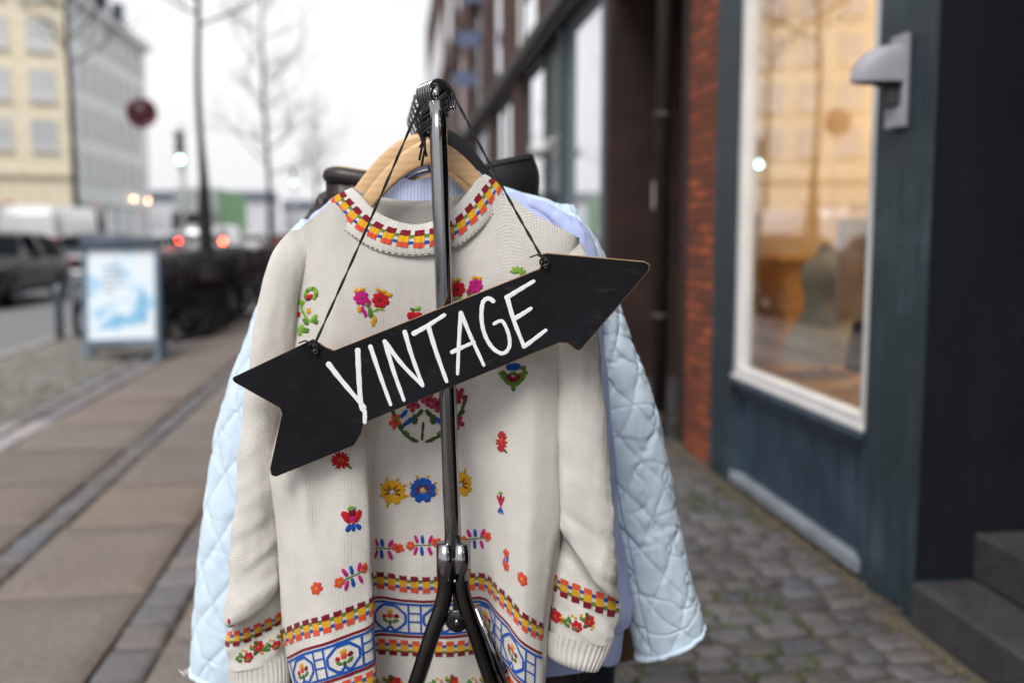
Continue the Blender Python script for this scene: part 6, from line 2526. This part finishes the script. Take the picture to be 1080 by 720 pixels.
def win_mesh(w_, h, sash=2, name='window'):
    """cased window, painted frame with glass set back, local to its own corner; x along the wall, -y outwards"""
    mb = MB()
    f = 0.11
    mb.box(0, f, -0.05, 0.05, 0, h, 0)
    mb.box(w_ - f, w_, -0.05, 0.05, 0, h, 0)
    mb.box(f, w_ - f, -0.05, 0.05, 0, f, 0)
    mb.box(f, w_ - f, -0.05, 0.05, h - f, h, 0)
    for i in range(1, sash):
        x = w_ * i / sash
        mb.box(x - .05, x + .05, -0.045, 0.05, f, h - f, 0)
    mb.box(f, w_ - f, -0.04, 0.05, h * .64 - .04, h * .64 + .04, 0)
    mb.box(-.08, w_ + .08, -0.14, 0.0, -.10, -.005, 0)
    mb.box(f, w_ - f, 0.0, 0.012, f, h - f, 1)
    return mb


def facade_house(name, label, loc, rotz, L, D, H, wall, cols, rows_, ww, wh, x0, dx, z0, dz, roof='gable', ground=True, bands=None, sash=2):
    o = empty(name, label, 'building', loc, rotz)
    mb = MB()
    mb.box(0, L, 0.06, D, -.2, H)
    mb.build('wall', wall, o)
    src = None
    for r in range(rows_):
        for c in range(cols):
            if src is None:
                src = win_mesh(ww, wh, sash).build('window', ['frame_white', 'street_glass'], o)
                src.location = (x0, 0.03, z0)
                continue
            q = src.copy()
            COL.objects.link(q)
            q.parent = o
            q.location = (x0 + c * dx, 0.03, z0 + r * dz)
    if bands:
        for z in bands:
            mb = MB()
            mb.box(-.05, L + .05, -.12, 0.055, z, z + .28)
            mb.build('string_course', 'stucco_cream', o)
    mb = MB()
    mb.box(-.2, L + .2, -.45, .055, H - .45, H)
    mb.build('cornice', 'stucco_cream' if wall != 'stucco_white' else wall, o)
    mb = MB()
    if roof == 'gable':
        mb.prism([(-.3, -.5, H + .005), (-.3, D / 2, H + D * .34), (-.3, D + .3, H + .005)], (L + .6, 0, 0))
    else:
        mb.prism([(-.2, -.4, H + .005), (-.2, 1.4, H + 2.9), (-.2, D - 1.4, H + 2.9), (-.2, D + .2, H + .005)], (L + .4, 0, 0))
    rf = mb.build('roof', 'roof_slate', o, fixn=True)
    n = int(L / 4)
    for k in range(n):
        mb = MB()
        mb.box(k * 4 + 1.4, k * 4 + 2.8, 0.1, 2.2, H + .3, H + 1.9)
        d_ = mb.build('dormer', 'roof_slate', rf)
        mb = MB()
        mb.box(k * 4 + 1.55, k * 4 + 2.65, 0.02, .095, H + .55, H + 1.7)
        mb.build('dormer_window', 'street_glass', d_)
    for xx in (L * .22, L * .75):
        mb = MB()
        mb.box(xx, xx + .9, D / 2 - .4, D / 2 + .4, H + 1.0, H + D * .34 + 1.6)
        mb.build('chimney', 'brick_brown', rf)
    if ground:
        k = 0
        x = 0.5
        while x + 2.6 < L:
            mb = MB()
            mb.box(x, x + 2.4, -.02, .058, .55, 3.1, 0)
            sw_ = mb.build('shop_window', 'shop_red' if k % 4 == 1 else 'trim_black', o)
            mb = MB()
            mb.box(x + .12, x + 2.28, -.032, -.022, .68, 2.98)
            mb.build('pane', 'street_glass', sw_)
            x += 3.1
            k += 1
    return o


# frontal yellow block: its right-hand corner stands at A
Apt = Vector((-18.8, 62.0, 0))
rot = math.atan2(0.35, 1.0)
dirv = Vector((math.cos(rot), math.sin(rot), 0))
Ly = 34.0
c0 = Apt - dirv * Ly
facade_house('apartment_block', 'pale yellow apartment block with rows of white framed windows at the left', (c0.x, c0.y, 0), rot, Ly, 12, 21.0, 'stucco_yellow', 14, 6, 1.40, 1.75, 0.95, 2.385, 6.1, 2.84, roof='mansard', bands=(4.55,), sash=2)
# white house along the street behind it (its front faces +X)
facade_house('white_house', 'white rendered house with a dark slate roof beside the yellow block', (-18.9, 62.2, 0), PI / 2, 19.5, 11, 15.6, 'stucco_white', 8, 4, 1.15, 1.7, 0.8, 2.35, 4.6, 2.9, roof='gable', sash=2)
for k, (y, z) in enumerate(((75.4, 3.75), (79.6, 3.75))):
    mb = MB()
    mb.sphere((0.28, 0, 0), 0.10, 0, 12)
    mb.tube([(-0.02, 0, .14), (0.2, 0, .18), (0.28, 0, .08)], 0.02, 6, 1)
    ob = mb.build('wall_lantern', ['light_warm', 'trim_black'], loc=(-18.9, y, z))
    tag(ob, ('lit warm wall lantern on the white house, the nearer of two', 'lit warm wall lantern on the white house, the farther of two')[k], 'lantern', 'wall lanterns on the white house')
# closing row at the end of the street
for k, (x, y, L_, H_) in enumerate(((-75, 190, 26, 9.5), (-48, 205, 24, 7.5), (-23, 215, 22, 6.0), (2, 210, 24, 6.5), (28, 190, 26, 9))):
    o = empty('distant_house', ('low pale house at the far left of the street end', 'low pale house behind the traffic at the street end', 'lowest pale house where the street closes',
                                'low pale house right of the street end', 'low pale house behind the terrace at the street end')[k], 'building', (x, y, 0))
    mb = MB()
    mb.box(0, L_, 0, 9, -.2, H_)
    mb.build('wall', 'far_wall', o)
    mb = MB()
    mb.prism([(-.3, -.4, H_ + .005), (-.3, 4.5, H_ + 2.2), (-.3, 9.4, H_ + .005)], (L_ + .6, 0, 0))
    mb.build('roof', 'roof_slate', o, fixn=True)
    for r in range(2):
        for c in range(int(L_ / 3)):
            mb = MB()
            mb.box(c * 3 + .8, c * 3 + 2.0, -.03, -.002, 1.2 + r * 2.8, 2.8 + r * 2.8)
            mb.build('window', 'street_glass', o)

# houses the photo sees only mirrored in the chrome and the glass: across the road and behind the camera
facade_house('yellow_house', 'ochre house across the road, mirrored in glass and chrome', (-19.6, 6, 0), PI / 2, 30, 11, 15.0, 'stucco_cream', 11, 4, 1.2, 1.7, 1.0, 2.6, 4.6, 2.9, roof='gable')
facade_house('brick_house', 'plain brown brick house on the shop side behind the camera', (2.6, -1.2, 0), -PI / 2, 26, 9, 12.5, 'brick_brown', 9, 3, 1.2, 1.7, 1.0, 2.6, 4.6, 2.9, roof='gable')

# ================================================================== CAMERA, SKY, LIGHT
cam = bpy.data.cameras.new('camera')
cam.lens = 35.0
cam.sensor_width = 36.0
cam.clip_start = 0.05
cam.clip_end = 3000
cam.dof.use_dof = True
cam.dof.focus_distance = 1.43
cam.dof.aperture_fstop = 2.0
cam.dof.aperture_blades = 0
co = bpy.data.objects.new('camera', cam)
COL.objects.link(co)
co.location = (0, 0, H_CAM)
co.rotation_euler = (PI / 2 - PITCH, 0, -YAW)
scene.camera = co

w = bpy.data.worlds.new('World')
scene.world = w
w.use_nodes = True
t = w.node_tree
bgn = t.nodes['Background']
sky = t.nodes.new('ShaderNodeTexSky')
sky.sky_type = 'NISHITA'
sky.sun_disc = False
SUN_EL, SUN_AZ = math.radians(50), math.radians(-152)     # azimuth clockwise from +Y (down the street)
sky.sun_elevation = SUN_EL
sky.sun_rotation = SUN_AZ
sky.air_density = 1.0
sky.dust_density = 4.0
sky.ozone_density = 1.0
# cloud cover: the clear sky's colour is mostly washed out to an even white
hs = t.nodes.new('ShaderNodeHueSaturation')
hs.inputs['Saturation'].default_value = 0.16
t.links.new(sky.outputs[0], hs.inputs['Color'])
tc = t.nodes.new('ShaderNodeTexCoord')
nz = t.nodes.new('ShaderNodeTexNoise')
nz.inputs['Scale'].default_value = 2.2
nz.inputs['Detail'].default_value = 4
t.links.new(tc.outputs['Generated'], nz.inputs['Vector'])
rp = t.nodes.new('ShaderNodeValToRGB')
rp.color_ramp.elements[0].position = 0.3
rp.color_ramp.elements[0].color = (SKY_LO, SKY_LO, SKY_LO * 1.02, 1)
rp.color_ramp.elements[1].position = 0.7
rp.color_ramp.elements[1].color = (SKY_HI, SKY_HI, SKY_HI * 1.02, 1)
t.links.new(nz.outputs[0], rp.inputs[0])
mx = t.nodes.new('ShaderNodeMix')
mx.data_type = 'RGBA'
mx.inputs[0].default_value = 0.80
t.links.new(hs.outputs[0], mx.inputs[6])
t.links.new(rp.outputs[0], mx.inputs[7])
t.links.new(mx.outputs[2], bgn.inputs['Color'])
bgn.inputs['Strength'].default_value = 0.10

sl_ = bpy.data.lights.new('sun', 'SUN')
sl_.energy = 1.5
sl_.angle = math.radians(25)
sl_.color = (1.0, 0.965, 0.92)
so = bpy.data.objects.new('sun', sl_)
COL.objects.link(so)
so.location = (0, 0, 30)
d = Vector((math.sin(SUN_AZ) * math.cos(SUN_EL), math.cos(SUN_AZ) * math.cos(SUN_EL), math.sin(SUN_EL)))
so.rotation_euler = d.to_track_quat('Z', 'Y').to_euler()

scene.view_settings.view_transform = 'Standard'
scene.view_settings.look = 'None'
scene.view_settings.gamma = 1
scene.view_settings.exposure = EXPOSURE
scene.view_settings.use_curve_mapping = False
scene.render.engine = 'CYCLES'
scene.cycles.use_denoising = True
scene.cycles.max_bounces = 8
scene.cycles.volume_bounces = 4
scene.cycles.transparent_max_bounces = 12
scene.cycles.sample_clamp_indirect = 6
scene.cycles.use_adaptive_sampling = True
scene.cycles.adaptive_threshold = 0.015
